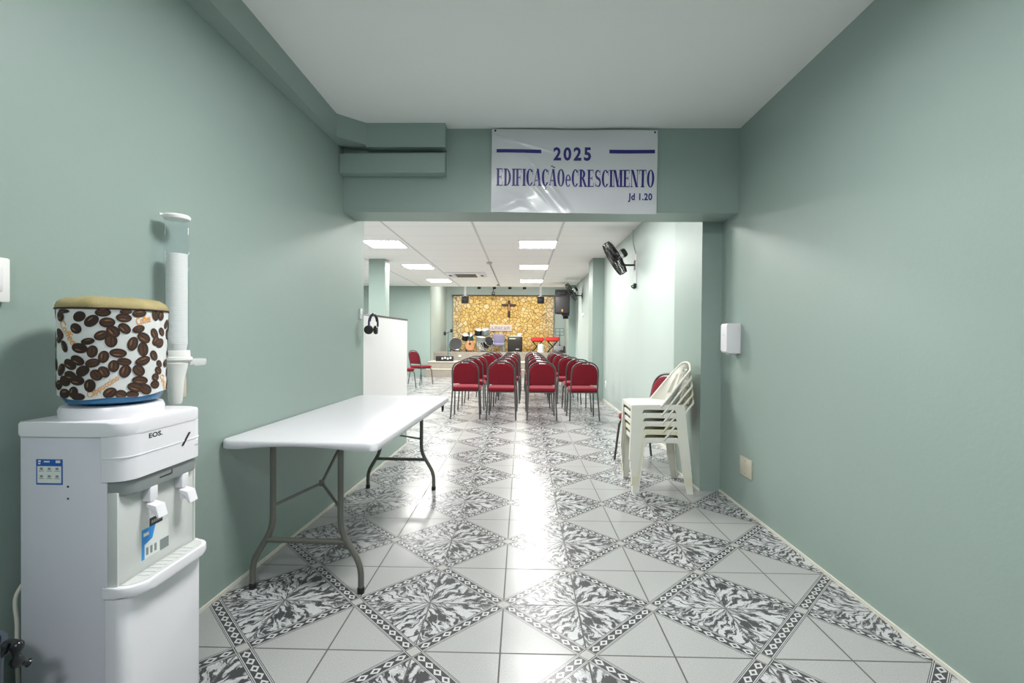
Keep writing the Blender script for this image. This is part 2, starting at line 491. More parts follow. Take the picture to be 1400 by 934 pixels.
def text_bm(body, size, offset=0.0, extrude=0.0006, spacing=1.0, align='LEFT', shear=0.0):
    cu = bpy.data.curves.new('lettering', 'FONT')
    cu.body = body; cu.size = size; cu.offset = offset; cu.extrude = extrude
    cu.space_character = spacing; cu.align_x = align; cu.shear = shear; cu.resolution_u = 3
    o = bpy.data.objects.new('lettering', cu)
    COL.objects.link(o)
    bpy.context.view_layer.update()
    dg = bpy.context.evaluated_depsgraph_get()
    me = bpy.data.meshes.new_from_object(o.evaluated_get(dg))
    bm = nb(); bm.from_mesh(me)
    bpy.data.objects.remove(o); bpy.data.curves.remove(cu); bpy.data.meshes.remove(me)
    return bm

def fit_text(bm, x0, x1, y0, y1):
    """stretch a text mesh (in its own xy plane) to a rectangle"""
    xs = [v.co.x for v in bm.verts]; ys = [v.co.y for v in bm.verts]
    ax, bx, ay, by = min(xs), max(xs), min(ys), max(ys)
    for v in bm.verts:
        v.co.x = x0+(v.co.x-ax)/(bx-ax)*(x1-x0); v.co.y = y0+(v.co.y-ay)/(by-ay)*(y1-y0)

# ------------------------------------------------------------------ the setting
CZ = 2.80
XR = 1.61
def XL(y): return -1.425+0.043*(y-2.11)       # the corridor's left wall runs very slightly askew
bm = nb(); box(bm, -6.2, 1.85, -4.2, 18.3, -0.06, 0.0); struct('floor', bm, FLOOR)
bm = nb(); prism(bm, [(XL(-4), -4), (XL(4.02), 4.02), (XL(4.02)-0.14, 4.02), (XL(-4)-0.14, -4)], 0, CZ); struct('wall_left', bm, WALL)
bm = nb(); box(bm, XR, XR+0.15, -4.15, 3.89, 0, CZ+0.4); struct('wall_right', bm, WALL)
bm = nb(); box(bm, XR, XR+0.15, 3.89, 18.2, 0, CZ+0.6); struct('wall_right_hall', bm, HALLW_LIT)
bm = nb(); box(bm, -1.9, XR+0.1, -4.15, -4.0, 0, CZ); struct('wall_back', bm, WALL)
bm = nb(); box(bm, -1.9, XR+0.12, -4.1, 3.75, CZ, CZ+0.12); struct('ceiling', bm, CEIL)
bm = nb(); box(bm, XL(3.6)-0.05, XR+0.02, 3.60, 3.885, 2.172, CZ+0.05); struct('wall_beam', bm, WALL)
bm = nb(); box(bm, 1.447, XR+0.02, 3.89, 4.58, 0, CZ); struct('pillar_right', bm, WALL)
# boxed-in ducts at the top of the left wall and along the beam
bm = nb(); prism(bm, [(XL(-4)-0.02, -4), (XL(3.5)-0.02, 3.5), (-1.155, 3.62), (-1.155, 3.50), (-1.318, 3.35), (-1.330, -4)], 2.64, CZ+0.01); struct('trim_1', bm, WALL)
bm = nb(); box(bm, -1.157, -0.575, 3.50, 3.62, 2.625, CZ+0.01); struct('trim_2', bm, WALL)
bm = nb(); prism(bm, [(-1.36, 3.52), (-0.575, 3.50), (-0.575, 3.62), (-1.36, 3.62)], 2.44, 2.582); struct('trim_3', bm, WALL)
# skirting
bm = nb(); prism(bm, [(XL(-4), -4), (XL(4.02), 4.02), (XL(4.02)+0.008, 4.02), (XL(-4)+0.008, -4)], 0, 0.016); struct('baseboard_left', bm, SKIRT)
bm = nb(); box(bm, XR-0.008, XR, -4, 3.89, 0, 0.016); box(bm, 1.44, 1.447, 3.89, 4.58, 0, 0.016); box(bm, XR-0.010, XR, 4.58, 14.9, 0, 0.03); struct('baseboard_right', bm, SKIRT)
# hall shell
bm = nb(); box(bm, -6.1, XL(4.0)-0.13, 3.9, 4.0, 0, CZ+0.1); struct('wall_front_hall', bm, HALLW_LIT)
bm = nb(); box(bm, -6.15, -6.0, 3.9, 15.0, 0, CZ+0.1); struct('wall_left_hall', bm, HALLW_LIT)
bm = nb(); box(bm, -6.1, -2.88, 14.9, 15.05, 0, CZ+0.5); struct('wall_far_hall', bm, WALL)
bm = nb(); box(bm, -3.03, -2.88, 15.04, 18.2, 0, CZ+0.6); struct('wall_left_stage', bm, HALLW_LIT)
bm = nb(); box(bm, -3.0, XR+0.1, 18.1, 18.25, 0, CZ+0.6); struct('wall_back_stage', bm, HALLW_LIT)
bm = nb(); box(bm, -6.1, XR+0.12, 3.88, 14.92, CZ, CZ+0.1); struct('ceiling_hall', bm, CTILE)
bm = nb(); box(bm, -3.0, XR+0.12, 14.92, 18.2, 3.25, 3.35); box(bm, -3.0, XR+0.12, 14.92, 14.99, CZ, 3.26); struct('ceiling_stage', bm, CEIL)
for i, (y0, d) in enumerate(((9.46, 0.55), (14.4, 0.5))):
    bm = nb(); box(bm, 1.386, XR+0.02, y0, y0+d, 0, CZ); struct('pillar_hall', bm, WALL)
bm = nb(); prism(bm, rrect(-3.13, -2.79, 9.66, 9.98, 0.015, 3), 0, CZ); struct('column_hall', bm, WALL)
# half-height partition at the end of the left wall
bm = nb(); prism(bm, [(XL(4.02)-0.06, 4.02), (-1.372, 5.43), (-1.312, 5.43), (XL(4.02), 4.02)], 0.46, 1.412); t = struct('wall_partition', bm, PANELW)
bm = nb(); prism(bm, [(XL(4.02)-0.06, 4.02), (-1.372, 5.43), (-1.312, 5.43), (XL(4.02), 4.02)], 0, 0.46); struct('wall_partition_shade', bm, WALL)  # partition foot coloured green in place of the table's shade on white
bm = nb(); prism(bm, [(XL(4.02)-0.065, 4.025), (-1.377, 5.435), (-1.307, 5.435), (XL(4.02)+0.005, 4.025)], 1.412, 1.428); finish('trim', bm, PCAP, t, False)
bm = nb(); prism(bm, [(XL(4.02)-0.02, 4.02), (-1.332, 5.43), (-1.303, 5.43), (XL(4.02)+0.008, 4.02)], 0, 0.016); struct('baseboard_partition', bm, SKIRT)
# stage and steps
bm = nb(); box(bm, -2.88, XR, 14.55, 18.1, 0, 0.44); box(bm, -2.88, XR, 14.26, 14.56, 0, 0.235); struct('stage_steps_platform', bm, STAGEF)
bm = nb(); box(bm, -2.88, XR, 14.53, 15.55, 0.44, 0.455); box(bm, -2.88, XR, 14.25, 14.55, 0.235, 0.245); struct('trim_4', bm, STAGET)
bm = nb(); box(bm, -2.88, XR, 15.5, 18.1, 0.455, 0.70); struct('stage_platform', bm, STAGEF)
bm = nb()
N = 60
box(bm, -2.60, 1.18, 17.98, 18.1, 0.70, 2.755); struct('wall_stone', bm, STONE)
bm = nb(); box(bm, -2.64, 1.21, 17.95, 18.1, 2.755, 2.80); struct('trim_5', bm, WOODD)

# ------------------------------------------------------------------ ceiling lights (modelled luminaires, some unseen and added)
def ceiling_light(x, y, z, s, m, label, group, skirt=0.014):
    t = thing('ceiling_light', label, 'ceiling light', (x, y, z), 0, group)
    h = s/2
    bm = nb()
    for (a, b_, c, d) in ((-h-.02, h+.02, -h-.02, -h), (-h-.02, h+.02, h, h+.02), (-h-.02, -h, -h, h), (h, h+.02, -h, h)):
        box(bm, a, b_, c, d, -skirt, 0.0)
    finish('frame', bm, WHITEP, t, False)
    bm = nb(); vs = [bm.verts.new(p) for p in ((-h, -h, -0.008), (-h, h, -0.008), (h, h, -0.008), (h, -h, -0.008))]
    f = bm.faces.new(vs)
    me = bpy.data.meshes.new('diffuser'); bm.to_mesh(me); bm.free(); me.materials.append(m)
    o = bpy.data.objects.new('diffuser', me); COL.objects.link(o); o.parent = t
    return t
rows = ((8.07, 'nearest to the corridor'), (10.68, 'in the middle'), (13.35, 'farthest, close to the stage'))
for y, s in rows:
    ceiling_light(0.25, y, CZ, 0.60, HALL_L, 'square white ceiling panel light, right row above the chairs, ' + s, 'hall ceiling lights')
    ceiling_light(-2.33, y, CZ, 0.60, HALL_L, 'square white ceiling panel light, left row beside the green column, ' + s, 'hall ceiling lights')
ceiling_light(0.25, 5.45, CZ, 0.60, HALL_L, 'square white ceiling panel light just past the beam with the banner', 'hall ceiling lights')
ceiling_light(-2.33, 5.45, CZ, 0.60, HALL_L, 'square white panel light added unseen behind the white partition', 'hall ceiling lights')  # unseen panel added as one more light source
ceiling_light(-4.6, 8.07, CZ, 0.60, HALL_L, 'square white panel light added unseen over the far left side of the hall', 'hall ceiling lights')  # this panel and the next are unseen, added to light the hall
ceiling_light(-4.6, 12.0, CZ, 0.60, HALL_L, 'square white panel light added unseen near the far wall', 'hall ceiling lights')
def fill_dome(x, y, m, label):
    t = thing('dome_fill_light', label, 'ceiling light', (x, y, CZ), 0, 'corridor ceiling lights')
    bm = nb(); lathe(bm, [(0.0, 0.0), (0.215, 0.0), (0.22, -0.012), (0.205, -0.02)], seg=32); finish('base_ring', bm, WHITEP, t)
    bm = nb(); lathe(bm, [(0.205, -0.018), (0.19, -0.05), (0.14, -0.08), (0.07, -0.095), (0.0, -0.098)], seg=20); finish('diffuser', bm, m, t)
ceiling_light(0.08, 1.70, CZ, 0.60, CORR_L, 'square white ceiling panel light over the corridor floor beside the folding table', 'corridor ceiling lights', 0.075)  # deep skirt added to this unseen lamp to keep light off the beam
fill_dome(0.0, -1.3, BACK_FILL, 'round opal lamp added unseen in the corridor behind the camera')  # unseen dome added to brighten the corridor from behind the camera
for x, s_ in ((-1.9, 'left'), (0.45, 'right')):
    ceiling_light(x, 16.3, 3.25, 0.60, STAGE_FILL, 'square white panel light added unseen over the %s half of the stage' % s_, 'added stage lights')  # unseen panels added to brighten the stage walls
# stage spot bars: real lamps over the stage
for i, (x, lb) in enumerate(((-1.379, 'leftmost'), (-0.889, 'second from the left'), (-0.40, 'second from the right'), (0.065, 'rightmost'))):
    t = thing('stage_spotlight', 'small black ceiling spotlight over the stage front, %s of four' % lb, 'spotlight', (x, 15.2, 3.25), 0, 'spotlights over the stage')
    bm = nb(); tube(bm, [(0, 0, 0), (0, 0, -0.44)], 0.012, 8); finish('stem', bm, BLACKM, t)
    bm = nb(); lathe(bm, [(0.0, -0.43), (0.045, -0.43), (0.06, -0.46), (0.055, -0.50), (0.04, -0.495), (0, -0.47)], seg=16); finish('lamp_head', bm, BLACKM, t)
    ld = bpy.data.lights.new('spotlight_lamp', 'SPOT'); ld.energy = STAGE_W; ld.spot_size = 2.2; ld.spot_blend = 0.6; ld.color = (1, 0.95, 0.85); ld.shadow_soft_size = 0.05
    lo = bpy.data.objects.new('spotlight_lamp', ld); COL.objects.link(lo); lo.parent = t; lo.location = (0, 0.03, -0.53)
    lo.rotation_euler = (math.radians(48), 0, 0)

# ------------------------------------------------------------------ folding table
def folding_table():
    t = thing('folding_table', 'long white folding table standing against the left wall', 'table', (-1.003, 3.055, 0), -0.041)
    W, L = 0.752, 1.75
    out = rrect(-W/2, W/2, -L/2, L/2, 0.05, 6)
    # add points along the short ends for the arched lower edge
    pts = []
    for i, p in enumerate(out):
        q = out[(i+1) % len(out)]
        pts.append(p)
        if abs(p[1]-q[1]) < 1e-6 and abs(p[0]-q[0]) > 0.2:
            for k in range(1, 16): pts.append((p[0]+(q[0]-p[0])*k/16, p[1]))
    def zlow(p):
        if abs(p[1]) < L/2-0.002: return 0.703
        x = abs(p[0]) / (W/2)
        if x > 0.72: return 0.703
        return 0.703+0.018*math.cos(x/0.72*PI/2)**0.7
    bm = nb()
    def ring(s, zf):
        return [bm.verts.new((p[0]-math.copysign(s, p[0]) if abs(p[0]) > s else p[0], p[1]-math.copysign(s, p[1]), zf(p))) for p in pts]
    R = [ring(0.03, lambda p: 0.722), ring(0.022, zlow), ring(0.004, lambda p: zlow(p)), ring(0.0, lambda p: zlow(p)+0.004), ring(0.0, lambda p: 0.738), ring(0.003, lambda p: 0.7435), ring(0.009, lambda p: 0.745)]
    n = len(pts)
    for A, B in zip(R, R[1:]):
        for k in range(n): bm.faces.new((A[k], A[(k+1) % n], B[(k+1) % n], B[k]))
    bm.faces.new(R[0][::-1]); bm.faces.new(R[-1])
    finish('tabletop', bm, TABLEW, t, angle=50)
    for sy in (-1, 1):
        y0 = sy*0.775
        for sx in (-1, 1):
            path = fillet([(sx*0.168, y0, 0.722), (sx*0.168, y0, 0.30), (sx*0.270, y0, 0.135), (sx*0.270, y0, 0.012)], 0.06, 5)
            bm = nb(); tube(bm, path, 0.0145, 12); lg = finish('leg', bm, TUBE, t)
            bm = nb(); lathe(bm, [(0, 0), (0.016, 0), (0.0175, 0.004), (0.0175, 0.026), (0.0145, 0.03)], (sx*0.270, y0, 0.0), 14); finish('foot_cap', bm, BLACK, lg)
        bm = nb(); tube(bm, [(-0.205, y0, 0.243), (0.205, y0, 0.243)], 0.0135, 12); finish('crossbar', bm, TUBE, t)
        bm = nb(); tube(bm, [(-0.2, y0, 0.712), (0.2, y0, 0.712)], 0.012, 10); finish('top_bar', bm, TUBE, t)
        bm = nb()
        j = Vector((0.0, y0-sy*0.16, 0.475))
        for sx in (-1, 1): tube(bm, [(sx*0.165, y0, 0.41), j], 0.0075, 8)
        tube(bm, [j, (0.0, y0-sy*0.56, 0.72)], 0.0085, 8)
        lathe(bm, [(0, -0.014), (0.014, -0.014), (0.014, 0.014), (0, 0.014)], j, 10)
        finish('brace', bm, TUBE, t)
    bm = nb(); tube(bm, fillet([(0.33, 0.84, 0.71), (0.33, 0.84, 0.63), (0.33, 0.80, 0.63), (0.33, 0.80, 0.71)], 0.02), 0.006, 8); finish('latch', bm, BLACKM, t)
folding_table()

# ------------------------------------------------------------------ water dispenser
def water_dispenser():
    t = thing('water_dispenser', 'white floor-standing water dispenser by the left wall with blue stickers', 'water dispenser', (-1.235, 1.44, 0))
    bm = nb(); box(bm, -0.145, 0.100, -0.157, 0.157, 0.02, 0.957, 0.004); 
    box(bm, -0.13, 0.09, -0.15, 0.15, 0.0, 0.03)
    finish('body', bm, WHITEP2, t)
    bm = nb(); prism(bm, rrect(-0.150, 0.157, -0.163, 0.163, (0.05, 0.012, 0.012, 0.05)), 0.955, 0.994, bev=0.006)
    finish('top_cover', bm, WHITEP, t)
    bm = nb(); prism(bm, rrect(0.085, 0.157, -0.163, 0.163, (0.05, 0.004, 0.004, 0.05)), 0.832, 0.956)
    prism(bm, rrect(0.090, 0.1585, -0.1645, 0.1645, (0.05, 0.004, 0.004, 0.05)), 0.896, 0.8985)
    f = finish('front_fascia', bm, WHITEP, t)
    # slanted lower lip: grey band
    bm = nb(); prism(bm, rrect(0.085, 0.149, -0.155, 0.155, (0.045, 0.002, 0.002, 0.045)), 0.788, 0.834, bev=0.004)
    finish('control_band', bm, GREYP, t)
    bm = nb(); box(bm, 0.1492, 0.1505, -0.03, 0.02, 0.806, 0.809); box(bm, 0.1492, 0.1505, 0.018, 0.020, 0.806, 0.820); finish('band_mark', bm, DARKP, t, False)
    bm = nb(); box(bm, 0.10, 0.1255, -0.150, 0.150, 0.50, 0.80, 0.003)
    box(bm, 0.10, 0.128, -0.157, -0.150, 0.50, 0.80, 0.002); box(bm, 0.10, 0.128, 0.148, 0.157, 0.50, 0.80, 0.002)
    finish('recess_panel', bm, LGREY, t)
    bm = nb(); prism(bm, rrect(0.095, 0.153, -0.160, 0.160, (0.03, 0.002, 0.002, 0.03)), 0.035, 0.508, bev=0.003); finish('door', bm, WHITEP, t)
    # drip tray
    bm = nb(); prism(bm, rrect(0.09, 0.188, -0.166, 0.166, (0.06, 0.004, 0.004, 0.06), 8), 0.512, 0.541, bev=0.006); dt = finish('drip_tray', bm, WHITEP, t)
    bm = nb()
    prism(bm, rrect(0.126, 0.178, -0.150, 0.150, (0.05, 0.004, 0.004, 0.05), 8), 0.541, 0.5425)
    for k in range(9): box(bm, 0.130, 0.168, -0.09+k*0.0225-0.004, -0.09+k*0.0225+0.004, 0.5425, 0.544)
    finish('grille', bm, LGREY, dt, False)
    # taps
    for y, lab in ((-0.052, 'left tap'), (0.080, 'right tap')):
        bm = nb()
        box(bm, 0.122, 0.150, y-0.016, y+0.016, 0.745, 0.792, 0.005)
        tube(bm, [(0.140, y, 0.75), (0.140, y, 0.705)], [0.009, 0.0075], 12)
        tp = finish('tap', bm, WHITEP, t)
        bm = nb(); prism(bm, [(0.140, 0.742), (0.168, 0.735), (0.178, 0.700), (0.172, 0.697), (0.160, 0.725), (0.140, 0.730)], y-0.019, y+0.019, 'y', 0.003)
        finish('lever', bm, WHITEP, tp)
        bm = nb(); lathe(bm, [(0, 0), (0.007, 0), (0.007, 0.004), (0, 0.004)], (0.142, y, 0.792), 10); finish('tap_ring', bm, DARKP, tp)
    # neck collar that takes the bottle
    bm = nb(); lathe(bm, [(0.125, 0.0), (0.127, 0.022), (0.122, 0.034), (0.10, 0.037), (0.085, 0.030), (0.0, 0.028)], (-0.012, -0.006, 0.993), 40); finish('bottle_collar', bm, WHITEP, t)
    # lettering and marks
    b2 = text_bm('EOS.', 0.02, 0.0006, 0.0003, 1.05); fit_text(b2, 0, 0.052, 0, 0.0145)
    xform(b2, Matrix.Translation((0.1572, -0.082, 0.936)) @ Matrix(((0, 0, 1, 0), (1, 0, 0, 0), (0, 1, 0, 0), (0, 0, 0, 1))))
    finish('lettering', b2, DARKP, t, False)
    bm = nb(); prism(bm, [(0.050, 0.884), (0.058, 0.884), (0.090, 0.921), (0.082, 0.921)], 0.1568, 0.1592, 'x'); finish('slash_emblem', bm, BLACK, t, False)
    bm = nb(); prism(bm, [(0.110, 0.872), (0.140, 0.874), (0.140, 0.8755), (0.110, 0.8735)], 0.157, 0.1576, 'x'); finish('small_print', bm, STKG, t, False)
    # side sticker
    y = -0.1573
    X0, X1, Z0, Z1 = -0.098, -0.024, 0.822, 0.892
    bm = nb()
    box(bm, X0, X1, y-0.0006, y, Z0, Z1, mi=0)
    box(bm, X0+0.0035, X1-0.0035, y-0.0009, y-0.0003, Z0+0.0045, Z1-0.019, mi=1)
    for (a, b_, c, d) in ((0.006, 0.013, 0.007, 0.004), (0.006, 0.012, 0.013, 0.011), (0.022, 0.038, 0.0075, 0.0055), (0.055, 0.068, 0.009, 0.004)):
        box(bm, X0+a, X0+b_, y-0.0009, y-0.0005, Z1-c-0.001, Z1-d+0.001, mi=1)
    for r_ in range(2):
        for c in range(3):
            cx = X0+0.015+c*0.022; cz = Z0+0.041-r_*0.021
            box(bm, cx-0.004, cx+0.004, y-0.0012, y-0.0008, cz, cz+0.006, mi=2)
            box(bm, cx-0.007, cx+0.007, y-0.0012, y-0.0008, cz-0.004, cz-0.0025, mi=2)
    finish('side_sticker', bm, [STKBLUE, STKW, STKG], t, False)['label'] = 'blue framed instruction sticker'
    for z in (0.817, 0.784):
        bm = nb(); lathe(bm, [(0, 0), (0.0028, 0), (0.0028, -0.001), (0, -0.001)], (-0.009, y, z), 10, 'y'); finish('screw_hole', bm, DARKP, t, False)
    # front sticker
    x = 0.1256
    bm = nb()
    box(bm, x, x+0.0006, -0.070, 0.036, 0.573, 0.662, mi=1)
    prism(bm, [(-0.070, 0.573), (-0.060, 0.573), (-0.060, 0.615), (-0.030, 0.625), (-0.018, 0.662), (-0.070, 0.662)], x+0.0004, x+0.0009, 'x', mi=0)
    box(bm, x+0.0004, x+0.0009, 0.0, 0.036, 0.573, 0.605, mi=2)
    for k in range(3): box(bm, x+0.0008, x+0.0012, -0.054+k*0.016, -0.046+k*0.016, 0.582, 0.604, mi=2)
    box(bm, x+0.0009, x+0.0013, -0.064, -0.044, 0.640, 0.650, mi=1)
    box(bm, x, x+0.0012, -0.040, 0.010, 0.662, 0.686, mi=3)
    for k in range(5): box(bm, x+0.0012, x+0.0014, -0.034+k*0.0085, -0.0275+k*0.0085, 0.670, 0.678, mi=2)
    finish('front_sticker', bm, [STKLT, STKW, STKG, DARKP], t, False)['label'] = 'blue and white sticker with black tab'
    # mains lead
    bm = nb()
    p = [(-0.14, -0.02, 0.545), (-0.165, -0.09, 0.55), (-0.185, -0.13, 0.50), (-0.178, -0.135, 0.42), (-0.172, -0.14, 0.33), (-0.165, -0.14, 0.2), (-0.175, -0.1, 0.02), (-0.19, 0.15, 0.008)]
    tube(bm, smooth_path(p, 6), 0.005, 8); finish('power_cord', bm, SKIRT, t)
water_dispenser()

# bottle and its cloth cover
BC = (-1.245, 1.435)
bt = thing('water_bottle', 'blue water bottle upside down on the white dispenser', 'water bottle', (BC[0], BC[1], 1.0))
bm = nb(); lathe(bm, [(0, 0.012), (0.04, 0.022), (0.085, 0.03), (0.112, 0.038), (0.120, 0.052), (0.123, 0.07), (0.123, 0.27), (0.11, 0.295), (0, 0.298)], seg=40); finish('bottle_body', bm, BLUE, bt)
bm = nb()
for z in (0.10, 0.16, 0.22): lathe(bm, [(0.122, z-0.006), (0.1245, z), (0.122, z+0.006)], seg=40)
finish('rib_rings', bm, BLUE, bt)
BEANS = [(-1.473,1.2858,.0163,.014,31),(-1.541,1.2524,.0158,.0137,140),(-1.252,1.274,.0195,.014,44),(-1.055,1.2981,.0179,.0115,3),(-.984,1.2702,.0178,.014,4),(-.703,1.2845,.0179,.0125,175),(-.669,1.3019,.014,.007,3),(-.421,1.2984,.0186,.0111,10),(-.692,1.2539,.0169,.0125,129),(-.435,1.2526,.0161,.011,22),(-.884,1.2451,.0178,.014,125),(-1.085,1.2336,.0171,.0129,30),(-.918,1.2175,.0178,.014,90),(-.543,1.2097,.0203,.0127,78),(-.326,1.2271,.0193,.014,144),(-.341,1.1936,.021,.014,99),(-1.317,1.2166,.0162,.0094,11),(-1.47,1.1976,.0207,.014,169),(-1.238,1.1883,.0173,.0126,82),(-1.045,1.1732,.0172,.0122,81),(-.799,1.1832,.0197,.0128,173),(-.692,1.158,.0172,.0109,169),(-.874,1.1463,.0171,.0127,87),(-.677,1.1303,.0185,.0139,76),(-1.234,1.1559,.0173,.0121,15),(-1.516,1.1634,.0193,.0132,154),(-1.692,1.152,.021,.014,156),(-1.417,1.1337,.0183,.014,34),(-1.692,1.1204,.0197,.0135,170),(-1.541,1.1077,.021,.014,171),(-1.841,1.105,.021,.014,164),(-1.958,1.1362,.021,.014,45),(-1.286,1.0926,.0182,.0138,86),(-1.169,1.1222,.0162,.0138,119),(-1.041,1.1303,.0168,.0124,116),(-.345,1.159,.0205,.013,20),(-.422,1.1311,.0182,.014,129),(-.394,1.1014,.021,.0127,169),(-.486,1.082,.021,.0135,159),(-.283,1.0744,.02,.014,141),(-.941,1.0702,.0167,.014,40),(-.751,1.0646,.0139,.0123,157),(-.538,1.0621,.0167,.0099,171),(-1.626,1.0741,.0161,.014,70),(-1.862,1.0694,.0205,.014,5),(-1.526,1.0612,.0187,.0106,0),(-.034,1.217,.0152,.0123,48),(-.072,1.2392,.0178,.012,119),(.098,1.2107,.0197,.014,13),(.17,1.2456,.0155,.0115,143),(-.091,1.1735,.0164,.0115,120),(.069,1.1473,.0135,.0095,137),(.039,1.1271,.0146,.0109,143),(-.043,1.1076,.0126,.0113,151),(-.049,1.0854,.0155,.0123,165),(-1.946,1.2858,.0174,.014,168),(-1.832,1.202,.0178,.0115,118),(-1.996,1.2372,.021,.014,157),(-2.054,1.2203,.0171,.0096,1),(-2.059,1.0925,.019,.014,13),(-.054,1.2958,.0173,.0111,103),(.132,1.2949,.0148,.0136,76),(-1.833,1.3006,.021,.0057,179)]
def bottle_cover():
    R0 = 0.1315; Z0, Z1 = 1.057, 1.310
    t = thing('bottle_cover', 'white cloth bottle cover printed with brown coffee beans and khaki top', 'bottle cover', (BC[0], BC[1], 0))
    def rad(th, z):   # slightly uneven cloth
        k = (z-Z0)/(Z1-Z0)
        return R0*(1+0.012*math.sin(3*th+1.0)*(1-k)+0.008*math.sin(5*th+2*z*9)) - 0.004*(1-k)
    def P(th, z, off=0.0):
        r = rad(th, z)+off
        return (r*math.cos(th), r*math.sin(th), z)
    def zb(th): return Z0+0.004*math.sin(2*th+0.6)+0.003*math.sin(5*th)
    bm = nb(); n = 72; m = 8
    rows_ = [[bm.verts.new(P(2*PI*i/n, zb(2*PI*i/n)+(Z1-zb(2*PI*i/n))*j/m)) for i in range(n)] for j in range(m+1)]
    inner = [bm.verts.new(P(2*PI*i/n, zb(2*PI*i/n), -0.003)) for i in range(n)]
    inner2 = [bm.verts.new(P(2*PI*i/n, Z1, -0.003)) for i in range(n)]
    for A, B in list(zip(rows_, rows_[1:])) + [(inner2, inner), (inner, rows_[0])]:
        for i in range(n): bm.faces.new((A[i], A[(i+1) % n], B[(i+1) % n], B[i]))
    # printed beans: part of the cloth, laid on its surface
    beans = list(BEANS)
    tries = 0
    while len(beans) < 125 and tries < 4000:
        tries += 1
        th = random.uniform(0.3, 4.1); z = random.uniform(Z0+0.015, Z1-0.012)
        if all(((th-b[0]+PI) % (2*PI)-PI)**2*R0*R0+(z-b[1])**2 > 0.030**2 for b in beans):
            beans.append((th, z, random.uniform(.015, .02), random.uniform(.011, .0135), random.uniform(0, 180)))
    def patch(th0, z0, poly, off, mi):
        vs = []
        for (u, v) in poly:
            z = min(max(z0+v, zb(th0+u/R0)+0.0005), Z1-0.0005)
            vs.append(bm.verts.new(P(th0+u/R0, z, off)))
        c = bm.verts.new(P(th0, min(max(z0, Z0+0.002), Z1-0.002), off))
        for i in range(len(vs)):
            f = bm.faces.new((c, vs[i], vs[(i+1) % len(vs)])); f.material_index = mi
    for i, (th, z, a, b_, g) in enumerate(beans):
        g = math.radians(g); cg, sg = math.cos(g), math.sin(g)
        rot = lambda u, v: (u*cg-v*sg, u*sg+v*cg)
        o = 0.0010+0.00003*(i % 40)
        K = 20
        patch(th, z, [rot(a*1.02*math.cos(2*PI*k/K), b_*1.02*math.sin(2*PI*k/K)) for k in range(K)], o, 1)
        mi = 2 if (th > -1.25 or th < -2.2) else 1
        patch(*(lambda q: (th+q[0]/R0, z+q[1]))(rot(0.0, b_*0.12)), [rot(a*0.80*math.cos(2*PI*k/K), b_*0.66*math.sin(2*PI*k/K)) for k in range(K)], o+0.0004, mi)
        # crease: a slim curved lens along the bean
        cr = [rot(a*0.86*math.cos(PI*k/8), b_*(0.10*math.sin(PI*k/8))) for k in range(9)] + [rot(-a*0.86*math.cos(PI*k/8), -b_*(0.10*math.sin(PI*k/8))) for k in range(1, 8)]
        patch(th, z, cr, o+0.0007, 1)
        hl = (th+rot(a*0.1, b_*0.38)[0]/R0, z+rot(a*0.1, b_*0.38)[1])
        if (i*7) % 3 != 0:
            patch(hl[0], hl[1], [rot(a*0.42*math.cos(2*PI*k/12), b_*0.12*math.sin(2*PI*k/12)) for k in range(12)], o+0.0008, 3)
    side = finish('side_cloth', bm, [CLOTH, BEAN1, BEAN2, BEAN3], t)
    # printed words
    def word(s, th0, z0, th1, z1, h):
        L = math.hypot((th1-th0)*R0, z1-z0); an = math.atan2(z1-z0, (th1-th0)*R0)
        b2 = text_bm(s, 0.03, 0.0004, 0, 1.0, shear=0.25)
        fit_text(b2, 0, L, -h*0.3, h)
        for v in b2.verts:
            u = v.co.x*math.cos(an)-v.co.y*math.sin(an); q = v.co.x*math.sin(an)+v.co.y*math.cos(an)
            v.co = Vector(P(th0+u/R0, min(max(z0+q, Z0+0.003), Z1-0.002), 0.0008))
        finish('printed_word', b2, ORANGE, side, False)
    word('Cappuccino', -1.30, 1.056, -0.76, 1.108, 0.017)
    word('Coffee', -1.95, 1.270, -1.60, 1.206, 0.017)
    word('Coffee', -0.47, 1.268, -0.17, 1.281, 0.018)
    word('Coffee', 0.12, 1.11, 0.30, 1.065, 0.015)
    word('Cappuccino', 2.0, 1.10, 2.55, 1.15, 0.017)
    # puffed khaki top
    bm = nb(); n = 48
    prof = [(0.134, 0.0), (0.1345, 0.007), (0.129, 0.018), (0.112, 0.029), (0.08, 0.035), (0.04, 0.037)]
    rg = []
    for r, h in prof:
        rg.append([bm.verts.new((r*(1+0.006*math.sin(9*2*PI*i/n))*math.cos(2*PI*i/n), r*(1+0.006*math.sin(9*2*PI*i/n))*math.sin(2*PI*i/n), Z1+h+0.0022*math.sin(7*2*PI*i/n+r*40)*(r/0.134)+0.002*math.sin(13*2*PI*i/n))) for i in range(n)])
    c = bm.verts.new((0, 0, Z1+0.0375))
    for A, B in zip(rg, rg[1:]):
        for i in range(n): bm.faces.new((A[i], A[(i+1) % n], B[(i+1) % n], B[i]))
    for i in range(n): bm.faces.new((rg[-1][i], rg[-1][(i+1) % n], c))
    finish('padded_top', bm, KHAKI, t, angle=80)
    bm = nb(); tube(bm, [(0.1335*math.cos(2*PI*i/48), 0.1335*math.sin(2*PI*i/48), Z1) for i in range(48)], 0.0028, 8, True); finish('piping', bm, PIPING, t)
bottle_cover()

